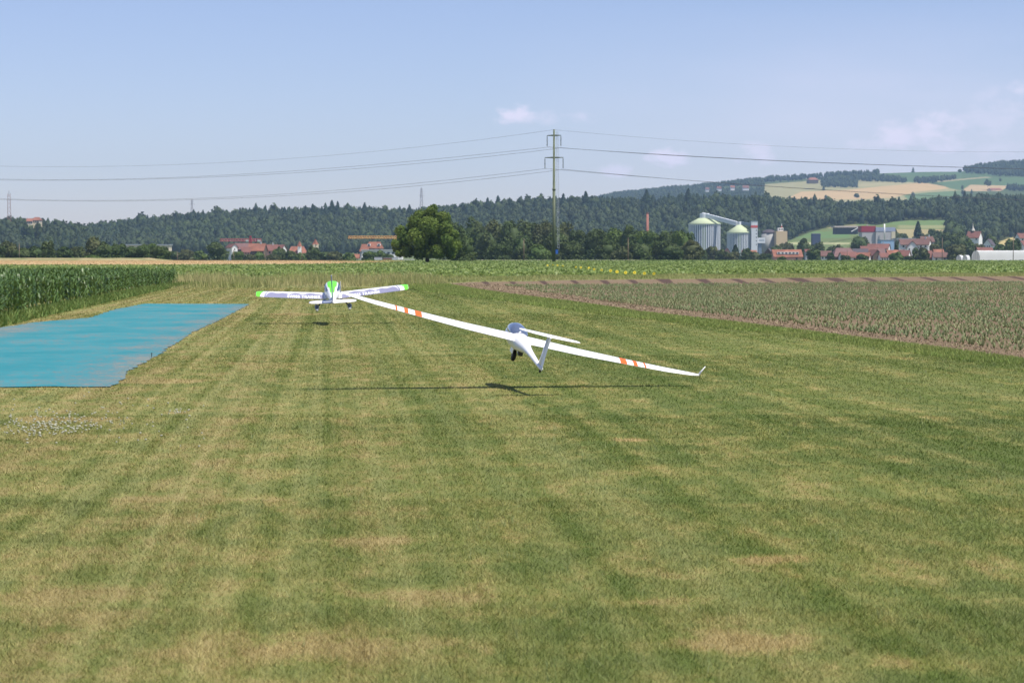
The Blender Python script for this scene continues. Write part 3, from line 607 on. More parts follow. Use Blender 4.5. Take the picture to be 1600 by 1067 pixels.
t.l(t.b.outputs[0], ms.inputs[1]); t.l(tr.outputs[0], ms.inputs[2]); t.l(ms.outputs[0], t.o.inputs['Surface']); M_CORN = t.m
rng = np.random.default_rng(21)
ed = Vector((CORN_B[0] - CORN_A[0], CORN_B[1] - CORN_A[1])); edn = ed.normalized(); en = Vector((-edn.y, edn.x))
n_al, n_ac = int(90 / .20), int(26 / .70)
al, ac = np.meshgrid(np.arange(n_al) * .20 - 14, np.arange(n_ac) * .70)
al = al.ravel() + rng.uniform(-.06, .06, al.size); ac = ac.ravel() + rng.uniform(-.08, .08, ac.size)
X = CORN_A[0] + edn.x * al + en.x * ac; Y = CORN_A[1] + edn.y * al + en.y * ac
X = np.where(True, X, X)
def edge_x(y): # near edge of the maize
    pts = [(CORN_A[1] - 14, CORN_A[0] + 1.6)] + [(q[1], q[0]) for q in (CORN_A, G(140, 470), G(215, 455), CORN_B)]
    return np.interp(y, [a for a, b in pts], [b for a, b in pts])
keep = (X < edge_x(Y)) & (Y < CORN_B[1] + 5) & (X > -46) & ((ac < 5) | (rng.uniform(0, 1, len(X)) < .7))
X, Y = X[keep], Y[keep]; n = len(X)
hh = np.interp(Y, [40, 51, 112], [1.27, 1.22, 1.0]) * rng.uniform(.88, 1.06, n) * (1 + 0.03 * np.sin(X * .8) * np.cos(Y * .3))
V, Fc, tn = merge(CT, rng.integers(0, 8, n), np.column_stack([X, Y, np.zeros(n)]), rng.uniform(0, 6.28, n), np.stack([np.ones(n), np.ones(n), hh], -1), rng.uniform(0, 1, n))
tag(np_mesh('maize_crop', V, Fc, M_CORN, tint=tn), 'dense green maize standing waist to chest high left of the mown strip', 'crop', kind='stuff')

# lawn blades
rng = np.random.default_rng(31)
def blades(rng, X, Y, h, w, lean=.5):
    n = len(X); a = rng.uniform(0, 6.28, n); b = rng.uniform(0, 6.28, n); ux, uy = np.cos(a) * w / 2, np.sin(a) * w / 2; lx, ly = np.cos(b) * h * lean * rng.uniform(0, 1, n), np.sin(b) * h * lean * rng.uniform(0, 1, n)
    V = np.empty((n, 3, 3), np.float32); V[:, 0] = np.stack([X - ux, Y - uy, np.zeros(n)], -1); V[:, 1] = np.stack([X + ux, Y + uy, np.zeros(n)], -1); V[:, 2] = np.stack([X + lx, Y + ly, h], -1)
    return V.reshape(-1, 3), np.arange(3 * n).reshape(-1, 3)
def soil_x(y):  # x of the soil's near edge at depth y
    pts = sorted([(q[1], q[0]) for q in SOIL_EDGE]); return np.interp(y, [a for a, b in pts], [b for a, b in pts])
Xs, Ys = [], []
for y0, y1, dens in ((6.3, 9, 7500), (9, 13, 4600), (13, 20, 2100), (20, 32, 800), (32, 55, 260), (55, 100, 75)):
    wd = .275 * y1 + 1.2; n = int(2 * wd * (y1 - y0) * dens); x = rng.uniform(-wd, wd, n); y = rng.uniform(y0, y1, n); k = np.abs(x) < .275 * y + 1.2; Xs.append(x[k]); Ys.append(y[k])
X = np.concatenate(Xs); Y = np.concatenate(Ys)
inm = inpoly(X, Y, MAT_POLY); inm2 = inpoly(X + .13, Y, MAT_POLY) & inpoly(X - .13, Y, MAT_POLY) & inpoly(X, Y + .2, MAT_POLY) & inpoly(X, Y - .2, MAT_POLY)
keep = ~(inm2 | (inm & (rng.uniform(0, 1, len(X)) < .5))) & (X < soil_x(Y) - .02) & (X > -1 * 40)
keep &= ~((X < edge_x(Y)) & (Y > 40)); X, Y = X[keep], Y[keep]
f = np.maximum(0, 1 - (soil_x(Y) - X) / 1.6) * (Y < 105)
clump = 0.5 + 0.5 * np.sin(X * 5.1 + 3 * np.sin(Y * 2.3)) * np.sin(Y * 3.7 + 2 * np.sin(X * 3.1))
h = (rng.uniform(.012, .036, len(X)) * (0.75 + .5 * clump)) * np.interp(Y, [6, 12, 20, 60, 100], [1, .75, .62, .9, 1.3]) * (1 + 1.6 * f); w = np.clip(0.00042 * Y, .0030, .03) * rng.uniform(.7, 1.3, len(X))
V, Fc = blades(rng, X, Y, h, w, 1.7); tn = np.repeat(rng.uniform(0, 1, len(X)), 3)
tag(np_mesh('grass', V, Fc, M_BLADE, tint=tn), 'short mown grass with dry straw-coloured patches across the strip', 'grass', kind='stuff')

# a few longer sprigs the mower missed
n = 1500; cx = rng.uniform(-8, 9, n); cy = 7 + 30 * rng.uniform(0, 1, n) ** 1.5; k = (np.abs(cx) < .27 * cy + .5) & (rng.uniform(0, 1, n) < np.interp(cx / cy, [-.25, 0, .25], [.15, .6, 1])) & ~inpoly(cx, cy, MAT_POLY); cx, cy = cx[k], cy[k]
X = (cx[:, None] + rng.normal(0, .018, (len(cx), 5))).ravel(); Y = (cy[:, None] + rng.normal(0, .018, (len(cx), 5))).ravel()
V, Fc = blades(rng, X, Y, rng.uniform(.03, .075, len(X)), np.full(len(X), .004) * np.clip(Y / 10, 1, 2.5), .8)
tag(np_mesh('grass', V, Fc, foliage('long_sprigs', (0.20, 0.27, 0.09), (0.36, 0.37, 0.17), transl=.3), tint=np.repeat(rng.uniform(0, 1, len(X)), 3)), 'scattered longer pale grass sprigs standing out of the mown lawn', 'grass', kind='stuff')
gx, gyy = G(237, 559); m = MB(); m.tube([(0, 0, -.02), (0, 0, .055)], .006, 6); m.tube([(0, 0, .055), (0, 0, .068)], [.016, .012], 8); o = m.build('peg', paint('peg_steel', (0.08, 0.07, 0.06), .6, .1)); o.location = (gx, gyy, .01); tag(o, 'small dark peg standing at the right edge of the blue mat', 'peg')

# bright unmown edge along the soil
M_EDGE = foliage('edge_grass', (0.17, 0.27, 0.055), (0.31, 0.36, 0.10), (0.32, 0.32, 0.11), scale=.5, transl=.3)
n = 60000; y = 24 + (112 - 24) * rng.uniform(0, 1, n) ** 1.3; wid = np.interp(y, [24, 50, 112], [.9, 1.3, 3.5]); x = soil_x(y) - wid * rng.uniform(-.06, 1, n) ** 1.3 if False else soil_x(y) - wid * (rng.uniform(0, 1, n) ** 1.5 - .05)
V, Fc = blades(rng, x, y, rng.uniform(.025, .07, n) * np.clip(y / 40, 1, 1.5), np.clip(.0006 * y, .01, .05), 1.0)
tag(np_mesh('field_edge_grass', V, Fc, M_EDGE, tint=np.repeat(rng.uniform(0, 1, n), 3)), 'brighter longer grass fringe between the mown strip and the bare soil', 'grass', kind='stuff')

# tall verge grass at the far end of the strip
M_TALL = foliage('tall_grass', (0.20, 0.28, 0.07), (0.52, 0.44, 0.22), (0.42, 0.36, 0.15), scale=.35, transl=.3)
n = 150000; x = rng.uniform(-45, 60, n); y = rng.uniform(95, 190, n); k = inpoly(x, y, verge_poly); x, y = x[k], y[k]; px = 800 + F * x / y
hgt = np.interp(px, [250, 300, 650, 720, 1600], [.45, .60, .55, .22, .18]) * rng.uniform(.4, 1.1, len(x)) * (0.7 + .5 * np.sin(x * .9 + 2 * np.sin(y * .2)))
hgt = np.clip(hgt, .1, 1); V, Fc = blades(rng, x, y, hgt, np.full(len(x), .045), .6)
tcl = 0.5 + .5 * np.sin(x * .55 + 1.3 * np.sin(y * .31)); tcl = np.where(px > 720, tcl * .35, tcl)
tag(np_mesh('verge_grass', V, Fc, M_TALL, tint=np.repeat(np.clip(tcl * .6 + rng.uniform(0, .4, len(x)), 0, 1), 3)), 'tall dry grass verge between the mown strip and the leafy crop', 'grass', kind='stuff')
# corn foot weeds
M_WEED = foliage('weeds', (0.09, 0.17, 0.035), (0.22, 0.27, 0.08), scale=.5, transl=.3)
n = 14000; y = rng.uniform(40, 116, n); x = edge_x(y) + np.minimum(rng.exponential(.35, n), 1.0) - .1; k = ~inpoly(x, y, MAT_POLY); x, y = x[k], y[k]; n = len(x); V, Fc = blades(rng, x, y, rng.uniform(.05, .22, n), np.full(n, .05), 1.2)
tag(np_mesh('weeds', V, Fc, M_WEED, tint=np.repeat(rng.uniform(0, 1, n), 3)), 'low green weeds along the foot of the maize', 'weeds', kind='stuff')

# leafy crop (beet-like) of the far field
rng = np.random.default_rng(41)
M_BEET = foliage('beet_leaf', (0.085, 0.155, 0.028), (0.26, 0.33, 0.08), (0.20, 0.24, 0.06), scale=.03, transl=.25, rough=.5, spec=.35)
Xs, Ys = [], []
for y0, y1, dens in ((125, 180, 16), (180, 260, 9), (260, 380, 4.2), (380, 620, 1.7)):
    wd = .29 * y1; n = int((wd * 2) * (y1 - y0) * dens); Xs.append(rng.uniform(-wd, wd, n)); Ys.append(rng.uniform(y0, y1, n))
X = np.concatenate(Xs); Y = np.concatenate(Ys); k = inpoly(X, Y, crop_poly); X, Y = X[k], Y[k]; n = len(X)
sz = np.clip(Y * .00075, .09, .34); C = np.stack([X, Y, rng.uniform(.05, .30, n) * np.interp(Y, [200, 560], [1, .5]) + .04 * np.sin(X * .7) * np.sin(Y * .3)], -1); N = np.stack([rng.normal(0, .5, n), rng.normal(0, .5, n) - .3, np.ones(n)], -1)
V, Fc = leaf_tris(rng, C, N, sz); print('beet', n)
tag(np_mesh('beet_crop', V, Fc, M_BEET, tint=np.repeat(rng.uniform(0, 1, n), 3)), 'low leafy bright green crop filling the field behind the soil', 'crop', kind='stuff')

# leeks in rows on the soil
def leek_t(seed):
    rng = random.Random(seed); V = []; Fc = []
    for k in range(8):
        v, f = leafstrip(rng.uniform(.10, .19), .026, rng.uniform(.85, 1.35), rng.uniform(0, 6.28), 0.02, seg=3, droop=rng.uniform(.2, .9)); b = len(V); V += v; Fc += [tuple(i + b for i in q) for q in f]
    return np.array(V), np.array(Fc), np.full(len(V), rng.uniform(0, 1))
LT = [leek_t(50 + i) for i in range(8)]; M_LEEK = foliage('leek_leaf', (0.105, 0.175, 0.075), (0.25, 0.31, 0.15), (0.33, 0.30, 0.15), scale=.12, transl=.25, rough=.65, spec=.2)
e0 = Vector(G(689, 443.5)); e1 = Vector(G(1600, 563)); rd = (e1 - e0).normalized(); rn = Vector((-rd.y, rd.x))
if rn.x < 0: rn = -rn
al, ac = np.meshgrid(np.arange(0, 125, .125), np.arange(1.0, 62, .42)); al = al.ravel() + rng.uniform(-.05, .05, al.size); bed = np.floor(ac / (.42 * 5)).ravel(); ac = ac.ravel() + bed * .25 + rng.uniform(-.04, .04, ac.size)
X = e0.x + rd.x * al + rn.x * ac; Y = e0.y + rd.y * al + rn.y * ac
keep = inpoly(X, Y, SOIL_POLY) & (X < .285 * Y + 2) & (Y > 20); X, Y = X[keep], Y[keep]; px = 800 + F * X / Y; gp = gpy(Y)
topd = np.interp(px, [700, 835, 1140, 1600], [445, 446.5, 444, 440])
den = 0.74 + .26 * np.sin(X * .33 + 1.5 * np.sin(Y * .08)) * np.sin(Y * .12); ok = (gp > topd) & (rng.uniform(0, 1, len(X)) < den) & (X > soil_x(Y) + np.interp(Y, [25, 50, 112], [.7, .9, 3.0])) & ((Y < 75) | (rng.uniform(0, 1, len(X)) < .75)); X, Y = X[ok], Y[ok]
n = len(X); print('leeks', n); s = rng.uniform(.7, 1.25, n)
V, Fc, tn = merge(LT, rng.integers(0, 8, n), np.column_stack([X, Y, np.zeros(n)]), rng.uniform(0, 6.28, n), np.stack([s, s, s], -1), rng.uniform(0, 1, n))
tag(np_mesh('leek_crop', V, Fc, M_LEEK, tint=tn), 'young bluish green leeks growing in rows on brown soil at right', 'crop', kind='stuff')
# straw litter and clods on the soil margin
n = 9000; y = 24 + 90 * rng.uniform(0, 1, n) ** 1.4; x = soil_x(y) + rng.uniform(-.15, 1.1, n) * np.interp(y, [25, 60, 112], [1, 1.4, 3]); V, Fc = blades(rng, x, y, rng.uniform(.01, .05, n), np.clip(.0007 * y, .02, .08), 2.5)
M_STRAW = foliage('straw_litter', (0.17, 0.125, 0.075), (0.36, 0.29, 0.17), scale=1, transl=0)
tag(np_mesh('straw_litter', V, Fc, M_STRAW, tint=np.repeat(rng.uniform(0, 1, n), 3)), 'straw bits and clods along the bare soil margin', 'litter', kind='stuff')

# wheat: standing crop with a thickness, and its ears
wheat_poly = [(-160, 290), (-55, 300), (-32, 330), (-26, 400), (-28, 520), (-60, 560), (-190, 560), (-220, 300)]
mb = MB(); nW = len(wheat_poly); mb.add([(x, y, 0) for x, y in wheat_poly] + [(x, y, .30) for x, y in wheat_poly], [tuple(range(nW, 2 * nW))] + [(i, (i + 1) % nW, (i + 1) % nW + nW, i + nW) for i in range(nW)])
tag(mb.build('wheat_field', M_WHEAT), kind='structure')
n = 60000; x = rng.uniform(-170, -24, n); y = rng.uniform(291, 558, n); k = inpoly(x, y, wheat_poly) & (x > -.30 * y); x, y = x[k], y[k]; V, Fc = blades(rng, x, y, np.full(len(x), .46) * rng.uniform(.8, 1.05, len(x)), np.full(len(x), .25), .6)
M_EARS = foliage('wheat_ears', (0.46, 0.32, 0.15), (0.62, 0.48, 0.27), transl=.2)
tag(np_mesh('wheat_crop', V, Fc, M_EARS, tint=np.repeat(rng.uniform(0, 1, len(x)), 3)), 'ripe pale golden wheat in a narrow band beyond the maize', 'crop', kind='stuff')
# grassy bank behind the wheat, gravel track behind the green crop
mb = MB(); xs = np.linspace(-200, -100, 40); vs = []; 
for i, x in enumerate(xs):
    hb = 1.0 * min(1, (xs[-1] - x) / 8 + .1); vs += [(x, 566, -.02), (x, 582, hb * .7), (x, 592, hb), (x, 615, hb * .3), (x, 622, -.02)]
fs = [(5 * i + j, 5 * i + 5 + j, 5 * i + 6 + j, 5 * i + 1 + j) for i in range(39) for j in range(4)]
mb.add(vs, fs); M_BANK = NT('bank_grass'); p_ = M_BANK.pos(); M_BANK = M_BANK.fin(M_BANK.mix(M_BANK.ramp(M_BANK.noise(p_, .2, 4), .4, .6), (0.17, 0.19, 0.07), (0.36, 0.29, 0.15)), .9, .1)
tag(mb.build('embankment', M_BANK, smooth=True), kind='structure')
mb = MB(); mb.loft([[(x, 600, -.02), (x, 608, .30), (x, 628, .34), (x, 640, -.3)] for x in (-22, 40)]); tag(mb.build('track', M_TRACK), kind='structure')
# clover flowers
n = 330; px = rng.normal(75, 55, n); py = rng.normal(668, 7.5, n); px[:14] = rng.normal(283, 9, 14); py[:14] = rng.normal(645.5, 1.2, 14); px[14:40] = rng.uniform(0, 200, 26); py[14:40] = rng.uniform(640, 660, 26); px[40:90] = rng.uniform(20, 320, 50); py[40:90] = rng.uniform(615, 700, 50)
pt = np.array([G(a, b) for a, b in zip(px, py)]); v, f = ICO1; n = len(pt)
V, Fc, tn = merge([(v, f, np.zeros(len(v)))], np.zeros(n, int), np.column_stack([pt, rng.uniform(.012, .035, n)]), rng.uniform(0, 6, n), np.stack([rng.uniform(.006, .015, n)] * 2 + [np.full(n, .008)], -1))
tag(np_mesh('clover_flowers', V, Fc, paint('clover_white', (0.40, 0.40, 0.30), .9), tint=tn), 'scattered white clover heads in the grass below the blue mat', 'flowers', kind='stuff')

# sunflowers
M_SUNP = paint('petals', (0.85, 0.68, 0.03), .6, .1); M_SUNC = paint('seed_head', (0.42, 0.28, 0.03), .9, .2); M_STEM = paint('stem', (0.12, 0.22, 0.05), .7, .2)
def sunflower():
    root = empty('sunflower'); m = MB(); m.tube([(0, 0, 0), (0, .01, .25), (0, -.03, .38)], .012, 6)
    for a in (0.3, 2.2, 4.0): v, f = leafstrip(.2, .11, .9, a, .12, droop=.8); m.add(v, f)
    m.build('stem', M_STEM, root); h = MB(); c = Vector((0, -.05, .40)); nn = Vector((0, -1, .25)).normalized(); u = Vector((1, 0, 0)); w = nn.cross(u)
    for k in range(16):
        a = 2 * pi * k / 16; d = u * cos(a) + w * sin(a); e = u * -sin(a) + w * cos(a); h.add([c + d * .05, c + d * .11 + e * .03, c + d * .19, c + d * .11 - e * .03], [(0, 1, 2, 3)])
    h.build('petals', M_SUNP, root); s = MB(); s.add([c + nn * .008] + [c + nn * .004 + (u * cos(2 * pi * k / 12) + w * sin(2 * pi * k / 12)) * .075 for k in range(12)], [(0, 1 + k, 1 + (k + 1) % 12) for k in range(12)]); s.build('seed_head', M_SUNC, root)
    return root
proto = sunflower(); sf = [(855.5, 415), (864, 414.6), (871, 415), (879.5, 415.8), (900, 417.6), (907.5, 418.2), (920, 419.2), (928.5, 421), (940, 422.2), (954, 423), (964, 424.6), (977.5, 426), (991.5, 426), (1007, 427.2), (1022, 427.6)]
for i, (x, y) in enumerate(sf):
    o = proto if i == 0 else copy_tree(proto); Y = 1.22 * F / (y - HZ); q = P(x, y, Y); o.location = (q.x, q.y, q.z - .40); sc = random.Random(i).uniform(.62, .85); o.scale = (sc, sc, sc); o.location.z = q.z - .40 * sc
    o.rotation_euler = (0, 0, random.Random(i).uniform(-.6, .6)); tag(o, 'yellow sunflower, %s from the left in the row in the crop' % ordn[i], 'sunflower', 'row of sunflowers in the green crop')
# ---8<--- PART2

# ------------------------------------------------------------------ aircraft
M_WHITE = paint('white_gelcoat', (0.82, 0.82, 0.82), .25, .04, 2, .5, dark=1.3)
M_ORANGE = paint('orange_film', (0.85, 0.14, 0.02), .35, .05); M_GREEN = paint('lime_film', (0.16, 0.72, 0.05), .35, .05)
M_LILAC = paint('lilac_film', (0.25, 0.25, 0.36), .4, .1); M_NAVY = paint('navy_film', (0.06, 0.08, 0.22), .35, .1); M_RUB = paint('black_rubber', (0.012, 0.012, 0.014), .7, .2)
M_CARB = paint('dark_metal', (0.05, 0.05, 0.055), .4, .2, metal=.3); M_GREYP = paint('grey_paint', (0.10, 0.12, 0.17), .35, .1)
t = NT('tinted_canopy'); t.fin((0.10, 0.13, 0.20), .05, 1.0); t.b.inputs['Coat Weight'].default_value = 1.0; M_CANOPY = t.m
t = NT('dark_window'); M_DWIN = t.fin((0.025, 0.035, 0.075), .08, .9)

class Wing:
    """stations: (x, leading edge y, chord, z); side = +1 right, -1 left"""
    def __init__(s, st, side, inc, th=.11): s.st = st; s.side = side; s.inc = inc; s.th = th
    def sec(s, x): 
        X = [a[0] for a in s.st]; return [float(np.interp(x, X, [a[k] for a in s.st])) for k in (1, 2, 3)]
    def pt(s, x, c, up=1, off=0.0):
        le, ch, z = s.sec(x); c = min(max(c, 0.0), 1.0)
        t = s.th * 5 * (0.2969 * sqrt(c) - .126 * c - .3516 * c * c + .2843 * c ** 3 - .1036 * c ** 4)
        zz = (.03 * 4 * c * (1 - c) + up * t * (1.15 if up > 0 else .7)) * ch - c * ch * sin(s.inc)
        return (s.side * x, le - c * ch * cos(s.inc), z + zz + off)
    def build(s, name, mat, parent, n=26):
        cs = [1, .92, .8, .65, .5, .35, .22, .12, .05, .015, 0]; xs = np.linspace(s.st[0][0], s.st[-1][0], n); m = MB()
        rings = [[s.pt(x, c, 1) for c in cs] + [s.pt(x, c, -1) for c in cs[::-1][1:]] for x in xs]
        if s.side < 0: rings = [r[::-1] for r in rings]
        m.loft(rings); o = m.build(name, mat, parent, True); return o
    def overlay(s, name, mat, parent, cols, off=.0018):
        """cols: list of (x, c0, c1) strips on the upper surface"""
        m = MB(); k = 7
        vs = [s.pt(x, c0 + (c1 - c0) * i / (k - 1), 1, off) for x, c0, c1 in cols for i in range(k)]
        fs = [(a * k + i, a * k + i + 1, a * k + k + i + 1, a * k + k + i) for a in range(len(cols) - 1) for i in range(k - 1)]
        if s.side < 0: fs = [f[::-1] for f in fs]
        m.add(vs, fs); return m.build(name, mat, parent, True)
def ellring(y, hw, zt, zb, n=24, p=2.2, x0=0):
    zc = (zt + zb) / 2; hh = (zt - zb) / 2; r = []
    for k in range(n):
        a = 2 * pi * k / n; c, s_ = cos(a), sin(a)
        r.append((x0 + hw * math.copysign(abs(c) ** (2 / p), c), y, zc + hh * math.copysign(abs(s_) ** (2 / p), s_)))
    return r
def wheel(mb, c, r, w, n=20, mi=0):
    rr = [(-w / 2, r * .8), (-w * .35, r * .97), (0, r), (w * .35, r * .97), (w / 2, r * .8)]
    mb.loft([[(c[0] + x, c[1] + q * cos(2 * pi * k / n), c[2] + q * sin(2 * pi * k / n)) for k in range(n)] for x, q in rr], mi)

# --- sailplane
YG = 24.1; gp = P(813.5, 531, YG)
gl = empty('glider', gp, (radians(11), radians(13.2), radians(12.0)), 'white T-tail sailplane with orange wing stripes, right wing low just above the grass', 'glider')
fr = [(.80, .004, -.045, -.055), (.77, .035, -.015, -.085), (.70, .062, .012, -.112), (.58, .090, .040, -.135), (.42, .110, .060, -.150), (.24, .120, .072, -.152), (.06, .118, .075, -.145),
      (-.12, .104, .070, -.122), (-.30, .078, .055, -.090), (-.50, .054, .040, -.055), (-.75, .040, .030, -.038), (-1.05, .032, .022, -.032), (-1.35, .025, .016, -.028), (-1.46, .016, .012, -.022)]
m = MB(); m.loft([ellring(y, w, a, b, 24, 2.1) for y, w, a, b in fr]); fus = m.build('fuselage', M_WHITE, gl, True)
m = MB(); m.loft([ellring(y, w, a, b, 24, 2.0) for y, w, a, b in [(.69, .012, .015, -.03), (.64, .062, .048, -.05), (.52, .092, .098, -.06), (.38, .108, .128, -.06), (.25, .112, .130, -.05), (.12, .106, .110, -.04), (.04, .07, .080, -.02)]])
m.build('canopy', M_CANOPY, gl, True)
gst = [(0, .16, .315, .02), (.12, .155, .30, .022), (.74, .125, .255, .024), (1.34, .085, .200, .040), (1.85, .04, .165, .060), (2.15, .005, .115, .078), (2.25, -.02, .080, .086), (2.28, -.04, .05, .09)]
for sd_ in (1, -1):
    wg = Wing(gst, sd_, radians(5.5), .10); wo = wg.build('wing', M_WHITE, gl)
    for a, b in ((1.26, 1.345), (1.43, 1.48), (1.567, 1.59)): wg.overlay('stripe', M_ORANGE, wo, [(a + (b - a) * i / 3, 0.02, .98) for i in range(4)])
    m = MB(); b0 = Vector((sd_ * 2.27, 0, .088))
    def wl(h, le, ch, th): x = b0.x + sd_ * h * .34; return [(x + th * sd_, le - ch * .3, b0.z + h), (x, le, b0.z + h), (x - th * sd_, le - ch * .3, b0.z + h), (x, le - ch, b0.z + h)][::sd_]
    m.loft([wl(-.006, -.02, .085, .006), wl(.05, -.045, .055, .005), (wl(.125, -.080, .026, .003))][::1]); m.build('winglet', M_WHITE, wo, True)
m = MB(); fs = [(-.03, -1.22, .24), (.12, -1.26, .20), (.37, -1.34, .15)]
m.loft([[(0.013, le - ch * .3, z), (0.006, le - ch * .04, z), (0, le, z), (-.006, le - ch * .04, z), (-.013, le - ch * .3, z), (-.010, le - ch * .6, z), (0, le - ch * .66, z), (.010, le - ch * .6, z)] for z, le, ch in fs])
fin = m.build('fin', M_WHITE, gl, True)
m = MB(); m.loft([[(0.009, le - ch * .67, z), (-.009, le - ch * .67, z), (-.001, le - ch, z), (.001, le - ch, z)] for z, le, ch in [(-.02, -1.22, .26), (.12, -1.26, .215), (.36, -1.34, .16)]]); m.build('rudder', M_WHITE, gl, False)
m = MB(); m.loft([ellring(y, w, .37 + w, .37 - w, 12, 2) for y, w in ((-1.31, .004), (-1.34, .018), (-1.42, .02), (-1.50, .006))]); 
tst = [(0, -1.325, .135, .38), (.20, -1.335, .115, .382), (.33, -1.355, .08, .385), (.365, -1.38, .045, .386)]
for sd_ in (1, -1): Wing(tst, sd_, radians(3), .10).build('tailplane', M_WHITE, gl, 12)
m.build('tail_fairing', M_WHITE, gl, True)
m = MB(); wheel(m, (0, .14, -.235), .068, .042); wh = m.build('wheel', M_RUB, gl, True)
m = MB(); wheel(m, (0, .14, -.235), .026, .046); m.build('hub', M_CARB, wh, True)
m = MB(); m.box((0, .14, -.165), (.03, .03, .10)); m.box((0.04, .0, -.165), (.05, .09, .045)); m.build('gear_leg', M_CARB, gl)
for sx in (-1, 1): m = MB(); m.box((sx * .045, .13, -.170), (.006, .16, .06)); m.build('gear_door', M_WHITE, gl)
m = MB(); wheel(m, (0, -1.40, -.04), .022, .018, 12); m.build('tail_wheel', M_RUB, gl, True)

# --- tow plane
YP = 47.0; pp = P(519.5, 457.5, YP)
tp = empty('tow_plane', pp, (radians(9.5), radians(-2.6), radians(5.0)), 'white low-wing tow plane with lime green roof and wing tips flying ahead of the glider', 'model plane')
pr = [(.98, .05, .05, -.05), (.95, .11, .10, -.09), (.72, .155, .14, -.13), (.56, .172, .165, -.14), (.46, .180, .195, -.14), (.34, .186, .225, -.14), (.20, .190, .240, -.14), (.02, .190, .245, -.14), (-.16, .180, .230, -.13),
      (-.30, .160, .205, -.115), (-.46, .138, .178, -.10), (-.70, .108, .145, -.075), (-.95, .078, .100, -.045), (-1.2, .048, .070, -.015), (-1.40, .020, .055, .005)]
m = MB(); n = 32; rings = [ellring(y, w, a, b, n, 2.35) for y, w, a, b in pr]; m.loft(rings)
for i in range(len(rings) - 1):
    yc = (pr[i][0] + pr[i + 1][0]) / 2
    for k in range(n):
        a = math.degrees(2 * pi * (k + .5) / n); up = abs(a - 90); mi = 0
        if up < 38 - max(0, -yc) * 30 and yc < .40: mi = 1
        if -.42 < yc < .30 and 46 < up < 80 and not (up > 66 and yc < -.28): mi = 2
        if .30 < yc < .56 and up < 80: mi = 2
        if yc < -.75 and a > 190 and a < 250: mi = 3
        m.m[i * n + k] = mi
m.build('fuselage', [M_WHITE, M_GREEN, M_DWIN, M_LILAC], tp, True)
m = MB(); m.loft([ellring(y, w, w, -w, 16, 2) for y, w in ((1.10, .004), (1.07, .03), (1.02, .045), (.97, .052))]); sp = m.build('spinner', M_WHITE, tp, True)
m = MB()
for s_ in (1, -1): m.loft([[(s_ * z, 1.03 + .006 * k_, .02 * k_), (s_ * z, 1.04, 0), (s_ * z, 1.03 - .006 * k_, -.02 * k_), (s_ * z, 1.02, 0)][::-s_] for z, k_ in ((.03, .7), (.10, 1.2), (.17, .9), (.205, .3))])
m.build('propeller', M_CARB, tp, True)
pst = [(0, .26, .50, -.06), (.18, .26, .50, -.055), (1.0, .25, .47, .005), (1.62, .24, .44, .052), (1.74, .22, .40, .061), (1.79, .17, .30, .064)]
prof_m = [(.22, .50), (.34, .42), (.46, .34), (.54, .30), (.62, .40), (.72, .48), (.80, .36), (.88, .30), (.95, .42), (1.02, .50), (1.10, .38), (1.18, .33), (1.26, .44), (1.34, .38), (1.42, .30), (1.48, .36), (1.52, .50), (1.56, .78), (1.58, .96)]
fc = bpy.data.curves.new('lettering', 'FONT'); fc.body = 'SWISS TRAINER'; fc.size = 1.0; fc.offset = 0.035; fc.space_character = 1.12; fc.resolution_u = 3
fo = bpy.data.objects.new('lettering', fc); COL.objects.link(fo); bpy.context.view_layer.update()
tm = fo.evaluated_get(bpy.context.evaluated_depsgraph_get()).to_mesh(); TV = [tuple(v.co) for v in tm.vertices]; TF = [tuple(p.vertices) for p in tm.polygons]
bpy.data.objects.remove(fo); tx0 = min(v[0] for v in TV); tx1 = max(v[0] for v in TV); ty1 = max(v[1] for v in TV)
for sd_ in (1, -1):
    wg = Wing(pst, sd_, radians(5.5), .13); wo = wg.build('wing', M_WHITE, tp)
    wg.overlay('mountain_stripe', M_LILAC, wo, [(x, min(.96, c + .10), .985) for x, c in prof_m], .0022)
    wg.overlay('tip_line', M_LILAC, wo, [(1.50 + .012 * i, .18 + .055 * i ** 1.15, min(.985, .26 + .09 * i ** 1.15)) for i in range(9)], .0026)
    wg.overlay('tip_patch', M_GREEN, wo, [(1.50, .0, .02), (1.56, .0, .12), (1.62, .0, .30), (1.67, .0, .62), (1.70, .0, .98), (1.74, .0, 1), (1.785, 0, 1)], .0022)
    x0, x1 = (.38, 1.12) if sd_ > 0 else (.28, 1.06)
    V = []
    for x, y, z in TV:
        u = (x - tx0) / (tx1 - tx0); xx = x0 + (x1 - x0) * (u if sd_ > 0 else 1 - u); V.append(wg.pt(xx, .955 - .26 * y / ty1, 1, .0048))
    mb = MB(); mb.add(V, TF); mb.build('lettering', M_WHITE, wo)
m = MB()
m.loft([[(0.013, le - ch * .3, z), (0, le, z), (-.013, le - ch * .3, z), (-.011, le - ch * .6, z), (.011, le - ch * .6, z)] for z, le, ch in [(.04, -.98, .42), (.20, -1.08, .36), (.56, -1.22, .24), (.65, -1.27, .17)]]); m.build('fin', [M_WHITE], tp)
m = MB(); m.loft([[(0.010, le - ch * .61, z), (-.010, le - ch * .61, z), (-.002, le - ch, z), (.002, le - ch, z)] for z, le, ch in [(.0, -.98, .50), (.20, -1.08, .40), (.56, -1.22, .27), (.66, -1.27, .18)]]); ru = m.build('rudder', M_NAVY, tp)
tst2 = [(0, -1.10, .30, .035), (.40, -1.13, .25, .037), (.51, -1.17, .19, .037), (.54, -1.22, .12, .037)]
for sd_ in (1, -1): Wing(tst2, sd_, radians(4), .09).build('tailplane', M_WHITE, tp, 10)
